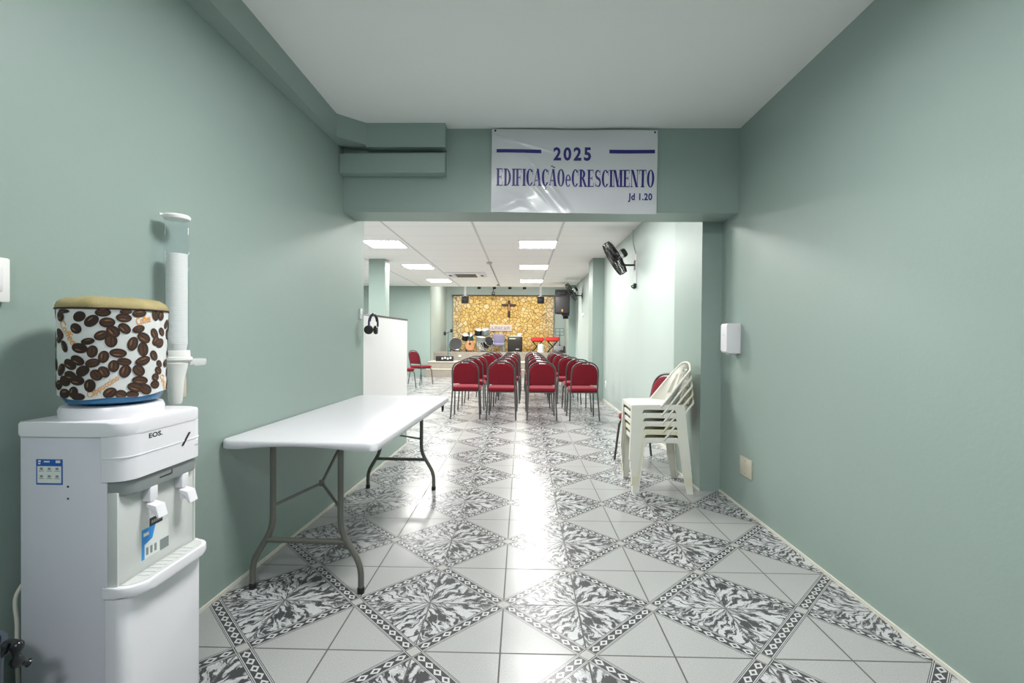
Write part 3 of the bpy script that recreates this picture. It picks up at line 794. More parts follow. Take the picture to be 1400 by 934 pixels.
# ------------------------------------------------------------------ cup dispenser
def cup_dispenser():
    x, y = -1.363, 1.858
    t = thing('cup_dispenser', 'clear wall-mounted tube dispenser of paper cups beside the water dispenser', 'cup dispenser', (x, y, 0))
    R0 = 0.0415
    bm = nb(); lathe(bm, [(R0, 1.142), (R0, 1.692)], seg=40); o = finish('clear_tube', bm, CLEAR, t)
    bm = nb(); lathe(bm, [(0, 1.690), (R0+0.003, 1.690), (R0+0.005, 1.694), (R0+0.005, 1.702), (R0, 1.707), (0, 1.708)], seg=40)
    tube(bm, [(-0.03, -0.025, 1.702), (-0.040, -0.040, 1.703)], 0.005, 8); finish('cap', bm, CUPS, t)
    bm = nb(); lathe(bm, [(R0+0.001, 1.175), (R0+0.003, 1.17), (R0+0.004, 1.150), (R0+0.010, 1.148), (R0+0.012, 1.138), (R0+0.006, 1.130), (R0-0.004, 1.128), (R0-0.004, 1.170), (R0+0.001, 1.175)], seg=40); finish('base_ring', bm, CUPS, t)
    bm = nb(); prism(bm, rrect(-0.030, 0.045, 0.01, 0.135, (0.035, 0.02, 0.01, 0.03)), 1.112, 1.138, bev=0.006); finish('lever_wing', bm, LGREY, t)
    bm = nb()
    lathe(bm, [(0.020, 0.965), (0.024, 0.975), (0.030, 1.06), (0.044, 1.125), (0.040, 1.13), (0, 1.13)], (0.0, -0.008, 0), seg=24)
    lathe(bm, [(0, 0.965), (0.020, 0.965)], (0.0, -0.008, 0), seg=24)
    finish('drop_funnel', bm, CUPS, t)
    bm = nb(); box(bm, -0.043, 0.005, 0.015, 0.050, 0.985, 1.112, 0.003); finish('wall_bracket', bm, BEIGE, t)
    # nested paper cups, each a cup of its own
    prof = [(0.026, 0.0), (0.0350, 0.0640), (0.0360, 0.0645), (0.0360, 0.070), (0.0335, 0.070), (0.0335, 0.066), (0.025, 0.004), (0.0, 0.004)]
    bm = nb(); lathe(bm, prof, seg=28); first = finish('paper_cup', bm, CUPS)
    tag(first, 'white paper cup nested in the column inside the clear tube', 'cup', 'nested paper cups')
    n = 54
    for k in range(n):
        c = first if k == 0 else first.copy()
        if k: COL.objects.link(c)
        c.location = (x, y, 1.135+k*0.0066)
cup_dispenser()

# ------------------------------------------------------------------ bin with bag
t = thing('waste_bin', 'dark slate plastic waste bin with black bag beside the water dispenser', 'waste bin', (-1.312, 1.03, 0))
bm = nb(); lathe(bm, [(0, 0), (0.10, 0), (0.105, 0.01), (0.112, 0.48), (0.119, 0.485), (0.119, 0.506), (0.108, 0.506), (0.105, 0.48), (0.10, 0.02), (0, 0.02)], seg=36); finish('bin_body', bm, BIN, t)
bm = nb(); n = 40
rg = [[bm.verts.new(((r+0.006*math.sin(7*2*PI*i/n+j))*math.cos(2*PI*i/n), (r+0.006*math.sin(5*2*PI*i/n+2*j))*math.sin(2*PI*i/n), z+0.008*math.sin(9*2*PI*i/n+1.7*j))) for i in range(n)] for j, (r, z) in enumerate(((0.075, 0.30), (0.092, 0.42), (0.098, 0.47), (0.103, 0.49)))]
for A, B in zip(rg, rg[1:]):
    for i in range(n): bm.faces.new((A[i], A[(i+1) % n], B[(i+1) % n], B[i]))
finish('bin_bag', bm, BAG, t)
bm = nb(); tube(bm, smooth_path([(0.098, 0.05, 0.485), (0.113, 0.06, 0.512), (0.131, 0.06, 0.505), (0.140, 0.05, 0.485), (0.134, 0.06, 0.465), (0.138, 0.08, 0.450)], 5), [0.010+0.004*math.sin(k*0.75) for k in range(26)], 12); finish('bag_knot', bm, BAG, t)

# switch plate on the left wall
t = thing('light_switch', 'white rectangular switch box on the left wall above the waste bin', 'switch', (XL(1.27)+0.0, 1.27, 1.385))
bm = nb(); box(bm, -0.002, 0.026, -0.042, 0.042, -0.062, 0.062, 0.005); finish('switch_box', bm, CUPS, t)
bm = nb(); box(bm, 0.025, 0.029, -0.02, 0.02, -0.032, 0.032, 0.002); finish('rocker', bm, WHITEP, t)

# ------------------------------------------------------------------ right wall: soap dispenser and blank plate
t = thing('soap_dispenser', 'white wall-mounted soap dispenser on the right wall near the pier', 'soap dispenser', (XR, 3.60, 1.24))
bm = nb(); prism(bm, rrect(-0.104, 0.002, -0.113, 0.108, (0.004, 0.012, 0.022, 0.004)), -0.052, 0.052, 'y', 0.007)
finish('body', bm, WHITEP, t)
bm = nb(); box(bm, -0.075, -0.02, -0.03, 0.03, -0.124, -0.112, 0.003); finish('push_bar', bm, LGREY, t)
bm = nb(); lathe(bm, [(0, 0), (0.006, 0), (0.006, -0.002), (0, -0.002)], (-0.1045, 0, 0.02), 12, 'x'); finish('level_window', bm, LGREY, t)
t = thing('blank_wall_plate', 'beige blank electrical plate low on the right wall', 'wall plate', (XR, 3.435, 0.318))
bm = nb(); box(bm, -0.010, 0.001, -0.088, 0.088, -0.068, 0.068, 0.004); finish('plate', bm, BEIGE, t)
for z in (-0.045, 0.045):
    bm = nb(); lathe(bm, [(0, -0.0115), (0.0045, -0.0115), (0.0045, -0.009)], (0, 0, z), 10, 'x'); finish('screw', bm, CHROME, t)

# ------------------------------------------------------------------ banner with serif lettering
def bwave(x, z):      # x 0..W from the left, z 0..H from the bottom: folds of the vinyl
    d = 0.004*math.sin(x*5.0+z*3)+0.003*math.sin(x*11-z*14)
    for (cx, cz, ang, wd, amp, ln) in ((0.42, 0.22, 2.25, 0.022, 0.013, 0.20), (0.33, 0.19, 2.3, 0.015, 0.009, 0.15), (0.13, 0.06, 0.35, 0.03, 0.014, 0.12), (0.30, 0.50, -0.25, 0.012, 0.004, 0.25), (0.20, 0.10, 2.6, 0.02, 0.008, 0.1), (0.5, 0.13, 2.3, 0.02, 0.007, 0.12)):
        u = (x-cx)*math.cos(ang)+(z-cz)*math.sin(ang); v = -(x-cx)*math.sin(ang)+(z-cz)*math.cos(ang)
        d += amp*math.exp(-(v/wd)**2)*math.exp(-(u/ln)**2)
    return d

GW = 0.62      # glyph design: height 1, stems 'k', hair 'h'
def serif_word(bm, s, put, k=0.195, h=0.058):
    """Build a word of heavy condensed roman capitals as flat strips. put(x, y) -> 3D point. Returns the advance."""
    def quad(p):
        bm.faces.new([bm.verts.new(put(*q)) for q in p])
    def rect(x0, x1, y0, y1):
        n = max(1, int((y1-y0)/0.07))
        for i in range(n): quad([(x0, y0+(y1-y0)*i/n), (x1, y0+(y1-y0)*i/n), (x1, y0+(y1-y0)*(i+1)/n), (x0, y0+(y1-y0)*(i+1)/n)])
    def stem(x, y0=0.0, y1=1.0, sl=1, sr=1, kk=None):
        kk = kk or k
        rect(x, x+kk, y0, y1)
        for y, a, b_ in ((y0, y0, y0+h), (y1, y1-h, y1)):
            rect(x-0.07*sl, x+kk+0.07*sr, a, b_)
    def diag(x0, y0, x1, y1, wdt):
        n = 14
        for i in range(n):
            a, b_ = i/n, (i+1)/n
            xa, xb = x0+(x1-x0)*a, x0+(x1-x0)*b_; ya, yb = y0+(y1-y0)*a, y0+(y1-y0)*b_
            quad([(xa, ya), (xa+wdt, ya), (xb+wdt, yb), (xb, yb)])
    def bow(cx, cy, rx, ry, a0, a1, kk=None, hh=None, n=22):
        kk = kk or k; hh = hh or h
        for i in range(n):
            A = [math.radians(a0+(a1-a0)*(i+j)/n) for j in (0, 1)]
            o = [(cx+rx*math.cos(t), cy+ry*math.sin(t)) for t in A]; q = [(cx+(rx-kk)*math.cos(t), cy+(ry-hh)*math.sin(t)) for t in A]
            quad([o[0], o[1], q[1], q[0]])
    x = 0.0
    base_put = put
    for ch in s:
        ox = x
        put = (lambda X, Y, ox=ox: base_put(ox+X, Y))
        if ch == 'E':
            stem(0.08); rect(0.08, 0.56, 1-h, 1); rect(0.08, 0.58, 0, h); rect(0.2, 0.46, 0.48, 0.48+h); rect(0.53, 0.57, 0.78, 1); rect(0.55, 0.59, 0, 0.26); rect(0.43, 0.47, 0.38, 0.63); adv = 0.66
        elif ch == 'F':
            stem(0.08); rect(0.08, 0.54, 1-h, 1); rect(0.2, 0.44, 0.47, 0.47+h); rect(0.51, 0.55, 0.76, 1); rect(0.41, 0.45, 0.37, 0.62); adv = 0.60
        elif ch == 'I': stem(0.08); adv = 0.33
        elif ch == 'D': stem(0.08); bow(0.24, 0.5, 0.42, 0.5, -90, 90); adv = 0.72
        elif ch in 'OC\u00c7':
            if ch == 'O': bow(0.36, 0.5, 0.32, 0.51, 0, 360, n=32); adv = 0.73
            else:
                bow(0.36, 0.5, 0.32, 0.51, 42, 318, n=28); rect(0.585, 0.625, 0.66, 0.98); rect(0.58, 0.62, 0.16, 0.22); adv = 0.68
                if ch == '\u00c7':
                    bow(0.36, -0.13, 0.10, 0.09, -150, 90, 0.05, 0.04, 10); rect(0.34, 0.38, -0.06, 0.02)
        elif ch in 'A\u00c3':
            diag(0.02, 0, 0.30, 1.0, 0.055); diag(0.46, 0, 0.26, 1.0, k); rect(0.12, 0.5, 0.30, 0.30+h); rect(-0.03, 0.16, 0, h); rect(0.40, 0.70, 0, h); adv = 0.69
            if ch == '\u00c3':
                for i in range(8):
                    a, b_ = i/8, (i+1)/8
                    ya, yb = 1.10+0.05*math.sin(a*2*PI), 1.10+0.05*math.sin(b_*2*PI)
                    quad([(0.16+0.36*a, ya), (0.16+0.36*b_, yb), (0.16+0.36*b_, yb+0.07), (0.16+0.36*a, ya+0.07)])
        elif ch == 'R':
            stem(0.08); bow(0.22, 0.735, 0.34, 0.265, -90, 90); diag(0.52, 0, 0.26, 0.50, k); rect(0.50, 0.74, 0, h); adv = 0.72
        elif ch == 'S':
            n = 30
            P_ = []
            for i in range(n+1):
                t = i/n
                if t < 0.5: a = math.radians(30+(270-30)*t*2); c = (0.30, 0.745); p = (c[0]+0.19*math.cos(a), c[1]+0.215*math.sin(a)); 
                else: a = math.radians(90-(240)*(t-0.5)*2); c = (0.30, 0.265); p = (c[0]+0.21*math.cos(a), c[1]+0.235*math.sin(a))
                P_.append(p)
            for i in range(n):
                t = (i+0.5)/n
                wd = 0.035+0.075*math.exp(-((t-0.5)/0.2)**2)+0.04*math.exp(-((t-0.22)/0.09)**2)+0.04*math.exp(-((t-0.75)/0.09)**2)
                a, b_ = Vector(P_[i]), Vector(P_[i+1]); d = (b_-a); nn = Vector((-d.y, d.x)); nn = nn.normalized()*wd*0.8 if nn.length > 0 else nn
                quad([tuple(a-nn), tuple(b_-nn), tuple(b_+nn), tuple(a+nn)])
            rect(0.47, 0.505, 0.70, 0.99); rect(0.07, 0.105, 0.01, 0.30); adv = 0.60
        elif ch == 'M':
            stem(0.06, kk=0.05, sl=1, sr=0.5); diag(0.36, 0.0, 0.08, 1.0, k); diag(0.37, 0.0, 0.62, 1.0, 0.055); stem(0.62, kk=k); adv = 0.88
        elif ch == 'N':
            stem(0.08, kk=0.05); diag(0.46, 0.0, 0.06, 1.0, k); stem(0.58, kk=0.05); adv = 0.74
        elif ch == 'T':
            stem(0.24); rect(0.0, 0.64, 1-h, 1); rect(0.0, 0.04, 0.74, 1); rect(0.60, 0.64, 0.74, 1); adv = 0.66
        elif ch == 'e':
            bow(0.27, 0.34, 0.24, 0.36, 0, 320, 0.13, 0.05, 24); rect(0.12, 0.50, 0.34, 0.34+h+0.01); adv = 0.54
        x += adv
    return x

def banner():
    X0, X1, Z0, Z1, Y = -0.240, 0.992, 2.170, 2.790, 3.588
    Wd, H = X1-X0, Z1-Z0
    t = thing('banner', 'white vinyl banner reading 2025 EDIFICACAO e CRESCIMENTO on the beam', 'banner', (X0, Y, Z0))
    def PT(x, z, off=0.0):
        return (x + 0.006*z, -0.004-bwave(x, z)-off, z - 0.012*x/Wd)
    bm = nb(); nx, nz = 200, 100
    g = [[bm.verts.new(PT(Wd*i/nx, H*j/nz)) for i in range(nx+1)] for j in range(nz+1)]
    for j in range(nz):
        for i in range(nx): bm.faces.new((g[j][i], g[j][i+1], g[j+1][i+1], g[j+1][i]))
    finish('vinyl_sheet', bm, BANNERW, t, angle=60)
    # pixel frame of the banner in the photograph's crop -> sheet coordinates
    def put_box(x0, x1, z0, z1):
        return lambda X, Y_: PT(x0+X*(x1-x0), z0+Y_*(z1-z0), 0.0018)
    def S(px, py):   # px along 0..1250 of the sheet, py 0..640 from the top
        return Wd*px/1255.0, H*(1-py/640.0)
    # two rules
    for (a, b_, y0, y1) in ((38, 378, 155, 182), (893, 1235, 150, 178)):
        bm = nb(); x0, zt = S(a, y0); x1, zb = S(b_, y1)
        for i in range(20):
            xa, xb = x0+(x1-x0)*i/20, x0+(x1-x0)*(i+1)/20
            q_ = [bm.verts.new(PT(*p, 0.0012)) for p in ((xa, zb), (xb, zb), (xb, zt), (xa, zt))]; bm.faces.new(q_)
        bmesh.ops.remove_doubles(bm, verts=bm.verts[:], dist=1e-5)
        finish('ruled_line', bm, NAVY, t, False)
    # 2025
    def sans(s, px0, px1, py0, py1, off, sp):
        b2 = text_bm(s, 0.1, off, 0, sp)
        x0, zb = S(px0, py1); x1, zt = S(px1, py0)
        fit_text(b2, x0, x1, zb, zt)
        for v in b2.verts: v.co = Vector(PT(v.co.x, v.co.y, 0.0012))
        return b2
    finish('year_lettering', sans('2025', 470, 755, 132, 238, 0.0034, 1.3), NAVY, t, False)
    finish('verse_lettering', sans('Jd 1.20', 1040, 1222, 480, 550, 0.0032, 1.08), NAVY, t, False)
    bm = nb()
    adv = serif_word(nb(), 'EDIFICA\u00c7\u00c3OeCRESCIMENTO', lambda a, b_: (a, b_, 0))
    x0, zb = S(36, 436); x1, zt = S(1238, 304)
    serif_word(bm, 'EDIFICA\u00c7\u00c3OeCRESCIMENTO', lambda a, b_: PT(x0+(x1-x0)*a/adv, zb+(zt-zb)*b_, 0.0018))
    finish('motto_lettering', bm, NAVY, t, False)
    for (px, pz) in ((0.025, H-0.012), (Wd-0.02, H-0.014), ):
        bm = nb(); p = PT(px, pz, 0.001)
        lathe(bm, [(0.0, -0.001), (0.004, -0.001), (0.0075, 0.0), (0.0078, 0.002)], p, 14, 'y'); finish('grommet', bm, DARKP, t)
banner()

# ------------------------------------------------------------------ red chairs
def red_chair(label, group):
    t = thing('banquet_chair', label, 'chair', (0, 0, 0), 0, group)
    W = 0.198
    def arch(w, z0, zt, n=14, y0=-0.165, lean=0.24):
        pts = []
        zs = zt-w*0.92
        def yy(z): return y0-(z-0.45)*lean
        pts.append((-w, yy(z0), z0))
        for k in range(n+1):
            a = PI-PI*k/n
            x = w*math.copysign(abs(math.cos(a))**0.80, math.cos(a)); z = zs+(zt-zs)*abs(math.sin(a))**0.80
            pts.append((x, yy(z), z))
        pts.append((w, yy(z0), z0))
        return pts
    bm = nb(); tube(bm, arch(W, 0.43, 0.872), 0.0115, 10); finish('back_frame', bm, CHAIRT, t)
    # back pad follows the arch
    A = arch(W-0.012, 0.525, 0.848)
    ol = [(p[0], p[2]) for p in A]
    bm = nb(); cushion(bm, ol, 0.0, 0.036, 'y')
    for v in bm.verts: v.co.y += -0.165-(v.co.z-0.45)*0.24+0.004
    finish('backrest', bm, RED, t, angle=60)
    # little grip hole rim at the top
    bm = nb(); tube(bm, [(-0.05, -0.268, 0.842), (0, -0.2705, 0.846), (0.05, -0.268, 0.842)], 0.006, 8); finish('hand_grip', bm, CHROME, t)
    bm = nb(); cushion(bm, rrect(-0.215, 0.215, -0.185, 0.225, (0.10, 0.10, 0.05, 0.05), 7), 0.448, 0.062, 'z'); finish('seat', bm, RED, t, angle=60)
    bm = nb(); tube(bm, fillet([(-0.185, -0.16, 0.413), (-0.185, 0.18, 0.413), (0.185, 0.18, 0.413), (0.185, -0.16, 0.413)], 0.06), 0.010, 8, True); finish('seat_frame', bm, CHAIRT, t)
    for sx in (-1, 1):
        bm = nb(); tube(bm, fillet([(sx*W, -0.165+0.004, 0.44), (sx*(W+0.004), -0.175, 0.36), (sx*(W+0.022), -0.235, 0.0)], 0.05), 0.0115, 10); finish('leg', bm, CHAIRT, t)
        bm = nb(); tube(bm, fillet([(sx*(W-0.01), 0.05, 0.412), (sx*(W), 0.175, 0.40), (sx*(W+0.012), 0.225, 0.0)], 0.05), 0.0115, 10); finish('leg', bm, CHAIRT, t)
    return t
ch0 = red_chair('burgundy chair with grey tube frame, first in the nearest row, beside the aisle', 'burgundy chairs in rows facing the stage')
ROWS = ['nearest row', 'second row', 'third row', 'fourth row', 'fifth row', 'row closest to the stage']
COLS = ['leftmost column', 'second column from the left', 'second column from the right', 'rightmost column']
colx = [(-0.85, -0.85, -0.84, -0.72, -0.70, -0.68), (-0.30, -0.29, -0.25, -0.24, -0.23, -0.23), (0.302, 0.29, 0.30, 0.30, 0.29, 0.29), (0.925, 0.93, 0.88, 0.83, 0.82, 0.81)]
rowy = (7.26, 8.14, 9.03, 9.98, 10.9, 11.8)
first = True
for r in range(6):
    for c in range(4):
        lab = 'burgundy chair in the %s, %s' % (ROWS[r], COLS[c])
        x = colx[c][r]; y = rowy[r]+(0.10, 0.02, 0.0, 0.02)[c]; rz = random.uniform(-0.05, 0.05)
        if r == 0: rz = (0.03, -0.01, 0.0, 0.03)[c]
        if first:
            ch0.location = (x, y, 0); ch0.rotation_euler = (0, 0, rz); ch0['label'] = lab; first = False
        else: dup(ch0, (x, y, 0), rz, lab)
dup(ch0, (-2.80, 11.2, 0), math.radians(-42), 'burgundy chair turned to the stage, cut off by the white partition', 'burgundy chairs on the left side of the hall')
dup(ch0, (-2.60, 12.25, 0), math.radians(-36), 'burgundy chair standing alone between the white partition and stage steps', 'burgundy chairs on the left side of the hall')
sv = dup(ch0, (1.235, 4.74, 0), math.radians(113), 'burgundy chair behind the stack of white plastic chairs', None)
if 'group' in sv: del sv['group']

# ------------------------------------------------------------------ stacked white plastic chairs
def plastic_chair(label, m, group):
    """faces +y; feet at z 0"""
    t = thing('plastic_chair', label, 'chair', (0, 0, 0), 0, group)
    # seat: shallow dished pad with rolled edge
    bm = nb(); ol = rrect(-0.205, 0.205, -0.20, 0.215, (0.06, 0.05, 0.05, 0.06), 6)
    def ring(s, z): return [bm.verts.new((p[0]*s, p[1]*s, z-(0.006*(p[1]/0.2)**2 if p[1] > 0.1 else 0))) for p in ol]
    R = [ring(0.90, 0.425), ring(0.985, 0.405), ring(1.0, 0.405), ring(1.0, 0.437), ring(0.985, 0.443), ring(0.90, 0.440), ring(0.5, 0.434), ring(0.1, 0.432)]
    n = len(ol)
    for A, B in zip(R, R[1:]):
        for k in range(n): bm.faces.new((A[k], A[(k+1) % n], B[(k+1) % n], B[k]))
    bm.faces.new(R[0][::-1]); bm.faces.new(R[-1])
    # side and front aprons
    for sx in (-1, 1): prism(bm, [(-0.19, 0.43), (0.18, 0.43), (0.17, 0.392), (0.09, 0.400), (-0.09, 0.400), (-0.18, 0.392)], sx*0.200-0.004, sx*0.200+0.004, 'x', 0.0015)
    prism(bm, [(-0.18, 0.425), (0.18, 0.425), (0.16, 0.398), (-0.16, 0.398)], 0.205, 0.213, 'y', 0.0015)
    finish('seat', bm, m, t, angle=45)
    # legs: tapered angle sections, each a mesh of its own
    for sx in (-1, 1):
        for sy in (-1, 1):
            bm = nb()
            def sec(x, y, wx, wy, z, th=0.005):
                return [bm.verts.new(p) for p in ((x, y, z), (x-sx*wx, y, z), (x-sx*wx, y-sy*th, z), (x-sx*th, y-sy*th, z), (x-sx*th, y-sy*wy, z), (x, y-sy*wy, z))]
            yb = 0.215 if sy > 0 else -0.20
            yf = 0.232 if sy > 0 else -0.245
            rr = [sec(sx*0.208, yb, 0.05, 0.105 if sy > 0 else 0.085, 0.432), sec(sx*0.211, yb+(yf-yb)*0.15, 0.048, 0.080 if sy > 0 else 0.07, 0.36), sec(sx*0.217, yb+(yf-yb)*0.55, 0.043, 0.066, 0.18), sec(sx*0.223, yf, 0.038, 0.050, 0.0)]
            for A, B in zip(rr, rr[1:]):
                for k in range(6): bm.faces.new((A[k], A[(k+1) % 6], B[(k+1) % 6], B[k]))
            bm.faces.new(rr[0][::-1]); bm.faces.new(rr[-1])
            finish('leg', bm, m, t, angle=30)
    # backrest: curved shell with handle hole and slots
    bm = nb(); nu, nv = 26, 18
    def B(u, v):       # u -1..1, v 0..1
        z = 0.425+v*0.345
        top = 1-0.0*v
        w_ = 0.205-0.030*v
        z -= 0.055*abs(u)**2.6*v**2
        y = (-0.180+0.165*abs(u)**2.6)*(1-v**0.9) + (-0.275+0.025*u*u)*v**0.9
        return (w_*u, y, z)
    g = [[bm.verts.new(B(-1+2*i/nu, j/nv)) for i in range(nu+1)] for j in range(nv+1)]
    for j in range(nv):
        for i in range(nu):
            if 14 <= j < 16 and 9 <= i < 17: continue
            if 4 <= j < 13 and i in (4, 5, 8, 9, 12, 13, 16, 17, 20, 21): continue
            bm.faces.new((g[j][i], g[j][i+1], g[j+1][i+1], g[j+1][i]))
    for v in [v for v in bm.verts if not v.link_faces]: bm.verts.remove(v)
    bmesh.ops.solidify(bm, geom=bm.faces[:], thickness=0.006)
    # rolled rim round the back
    rim = [B(-1, v/10) for v in range(11)] + [B(-1+2*i/12, 1) for i in range(1, 12)] + [B(1, v/10) for v in range(10, -1, -1)]
    tube(bm, rim, 0.009, 8)
    finish('backrest', bm, m, t, angle=45)
    return t
SX, SY = 1.125, 4.02
lbl = ['white plastic chair at the bottom of the stack by the pier', 'slightly yellowed plastic chair second from the bottom of the stack', 'white plastic chair in the middle of the stack of five', 'white plastic chair second from the top of the stack', 'white plastic chair on top of the stack, its seat clear']
p0 = plastic_chair(lbl[0], MONO, 'stacked white plastic chairs')
for k in range(5):
    loc = (SX-0.006*k, SY, 0.066*k); rz = PI/2-0.03
    if k == 0: p0.location = loc; p0.rotation_euler = (0, 0, rz)
    elif k == 1:
        q = plastic_chair(lbl[1], MONOY, 'stacked white plastic chairs'); q.location = loc; q.rotation_euler = (0, 0, rz)
    else: dup(p0, loc, rz, lbl[k])

# ------------------------------------------------------------------ headphones on the end of the left wall
t = thing('headphones', 'black headphones hanging at the end of the left wall over the partition', 'headphones', (-1.272, 3.99, 1.405), math.radians(62))
bm = nb()
pts = [(0.050*math.cos(a), -0.03+0.0*a, -0.065+0.080*math.sin(a)) for a in [math.radians(-20+220*k/20) for k in range(21)]]
tube(bm, pts, 0.0085, 8); hb = finish('headband', bm, HEADB, t)
bm = nb(); tube(bm, [(p[0]*0.86, p[1], p[2]*0.94-0.004) for p in pts[3:-3]], 0.010, 8); finish('head_pad', bm, BLACK, hb)
for sx in (-1, 1):
    bm = nb(); lathe(bm, [(0, 0), (0.030, 0), (0.038, 0.008), (0.038, 0.022), (0.030, 0.032), (0.0, 0.034)], (0, 0, 0), 22, 'x')
    xform(bm, Matrix.Translation((sx*0.050, -0.03, -0.118)) @ Matrix.Rotation(0 if sx < 0 else PI, 4, 'Z') @ Matrix.Rotation(0.9 if sx < 0 else -0.9, 4, 'Z'))
    finish('ear_cup', bm, BLACK, t)
t2 = thing('wall_hook', 'small white hook holding the headphones at the end of the left wall', 'hook', (XL(3.95), 3.945, 1.435))
bm = nb(); box(bm, -0.001, 0.012, -0.02, 0.02, -0.06, 0.028, 0.003); finish('hook_plate', bm, WHITEP, t2)
bm = nb(); tube(bm, fillet([(0.008, 0.01, -0.018), (0.035, 0.035, -0.024), (0.075, 0.045, -0.022), (0.085, 0.045, -0.005)], 0.02), 0.005, 8); finish('hook_arm', bm, WHITEP, t2)

# ------------------------------------------------------------------ wall fans
def wall_fan(label, loc, rz=0.0):
    """mounted on a wall whose face is at local x = 0, room towards -x"""
    t = thing('wall_fan', label, 'fan', loc, rz, 'wall fans on the right wall')
    c = Vector((-0.30, 0.0, 0.075)); ax = Vector((-0.83, 0.10, -0.5)).normalized()
    q = ax.to_track_quat('Z', 'Y').to_matrix().to_4x4()
    T4 = Matrix.Translation(c) @ q
    R0 = 0.255
    bm = nb()
    for (r, h) in ((R0, 0.0), (R0*0.985, 0.045), (R0*0.985, -0.045), (0.17, 0.06), (0.17, -0.06), (0.06, 0.066)):
        tube(bm, [(r*math.cos(2*PI*k/40), r*math.sin(2*PI*k/40), h) for k in range(40)], 0.0055 if r > 0.2 else 0.003, 6, True)
    for k in range(48):
        a = 2*PI*k/48
        for s in (1, -1):
            tube(bm, [(R0*math.cos(a), R0*math.sin(a), 0), (R0*0.98*math.cos(a), R0*0.98*math.sin(a), s*0.043), (0.17*math.cos(a+0.05), 0.17*math.sin(a+0.05), s*0.060), (0.05*math.cos(a+0.15), 0.05*math.sin(a+0.15), s*0.066)], 0.0028, 4)
    lathe(bm, [(0, 0.068), (0.052, 0.068), (0.055, 0.062), (0.0, 0.060)], seg=20)
    xform(bm, T4); finish('cage', bm, BLACKM, t)
    for k in range(3):
        bm = nb(); a0 = 2*PI*k/3
        pr = []
        for j in range(9):
            r = 0.045+0.185*j/8; wd = 0.35+0.42*math.sin(PI*min(1, j/8*0.8+0.1)); 
            pr.append([bm.verts.new((r*math.cos(a0+wd*(i/6-0.5)+0.15*j/8), r*math.sin(a0+wd*(i/6-0.5)+0.15*j/8), 0.030*(i/6-0.5)+0.006*math.sin(PI*i/6))) for i in range(7)])
        for A, B in zip(pr, pr[1:]):
            for i in range(6): bm.faces.new((A[i], A[i+1], B[i+1], B[i]))
        bmesh.ops.solidify(bm, geom=bm.faces[:], thickness=0.003)
        xform(bm, T4); finish('blade', bm, DARKP, t)
    bm = nb(); lathe(bm, [(0, 0.04), (0.045, 0.04), (0.05, 0.03), (0.05, -0.04), (0, -0.04)], seg=20); xform(bm, T4); finish('hub', bm, BLACK, t)
    bm = nb(); lathe(bm, [(0.05, -0.055), (0.062, -0.07), (0.062, -0.12), (0.056, -0.125)], seg=22); xform(bm, T4); finish('motor_band', bm, CHROME, t)
    bm = nb(); lathe(bm, [(0.057, -0.122), (0.064, -0.125), (0.064, -0.165), (0.05, -0.185), (0, -0.19)], seg=22); xform(bm, T4); finish('motor', bm, BLACK, t)
    bm = nb(); mpt = T4 @ Vector((0, 0, -0.11)); tube(bm, fillet([mpt, (-0.19, 0, 0.03), (-0.16, 0, -0.02), (0.0, 0, -0.02)], 0.03), 0.014, 10); finish('arm', bm, BLACKM, t)
    bm = nb(); prism(bm, [(-0.045, -0.085), (0.045, -0.085), (0.03, 0.045), (-0.03, 0.045)], -0.022, 0.001, 'x', 0.004); finish('wall_mount', bm, BLACKM, t)
    return t
wall_fan('black wall fan nearest the corridor, high on the right wall of the hall', (XR, 6.85, 2.29))
wall_fan('black wall fan beyond the pilaster, beside the hanging loudspeaker', (XR, 12.85, 2.37))
# its cable duct with plug
t = thing('cable_duct', 'thin white cable duct with black plug below the near wall fan', 'cable duct', (XR, 6.80, 1.97))
bm = nb(); box(bm, -0.014, 0.001, -0.010, 0.010, 0.0, 0.45, 0.002); finish('duct', bm, WHITEP, t)
bm = nb(); box(bm, -0.045, -0.004, -0.025, 0.018, -0.035, 0.035, 0.008); tube(bm, smooth_path([(-0.03, 0.0, 0.02), (-0.06, 0.03, 0.0), (-0.045, 0.04, -0.02), (-0.02, 0.01, -0.04)], 5), 0.008, 8); finish('plug', bm, BLACK, t)
bm = nb(); tube(bm, smooth_path([(-0.008, 0.0, 0.45), (-0.012, 0.09, 0.55), (-0.012, 0.17, 0.66), (-0.012, 0.17, 0.79), (-0.012, 0.16, 0.83)], 6), 0.0045, 6); finish('cable', bm, GREYP, t)
t = thing('fan_outlet', 'round white socket with cord below the far wall fan', 'outlet', (XR, 12.6, 1.815))
bm = nb(); lathe(bm, [(0, -0.035), (0.05, -0.035), (0.06, -0.02), (0.06, 0.0), (0, 0.0)], seg=20, axis='x'); finish('socket', bm, WHITEP, t)
bm = nb(); tube(bm, smooth_path([(-0.03, 0.02, 0.03), (-0.02, 0.12, 0.25), (-0.015, 0.2, 0.45), (-0.015, 0.22, 0.52)], 5), 0.005, 6); finish('cord', bm, GREYP, t)
t = thing('wall_outlet', 'small white outlet low on the right wall before the near pilaster', 'outlet', (XR, 9.15, 0.345))
bm = nb(); box(bm, -0.012, 0.001, -0.04, 0.04, -0.06, 0.06, 0.004); finish('plate', bm, WHITEP, t)
bm = nb(); box(bm, -0.015, -0.011, -0.018, 0.018, -0.02, 0.02, 0.002); finish('socket', bm, LGREY, t)

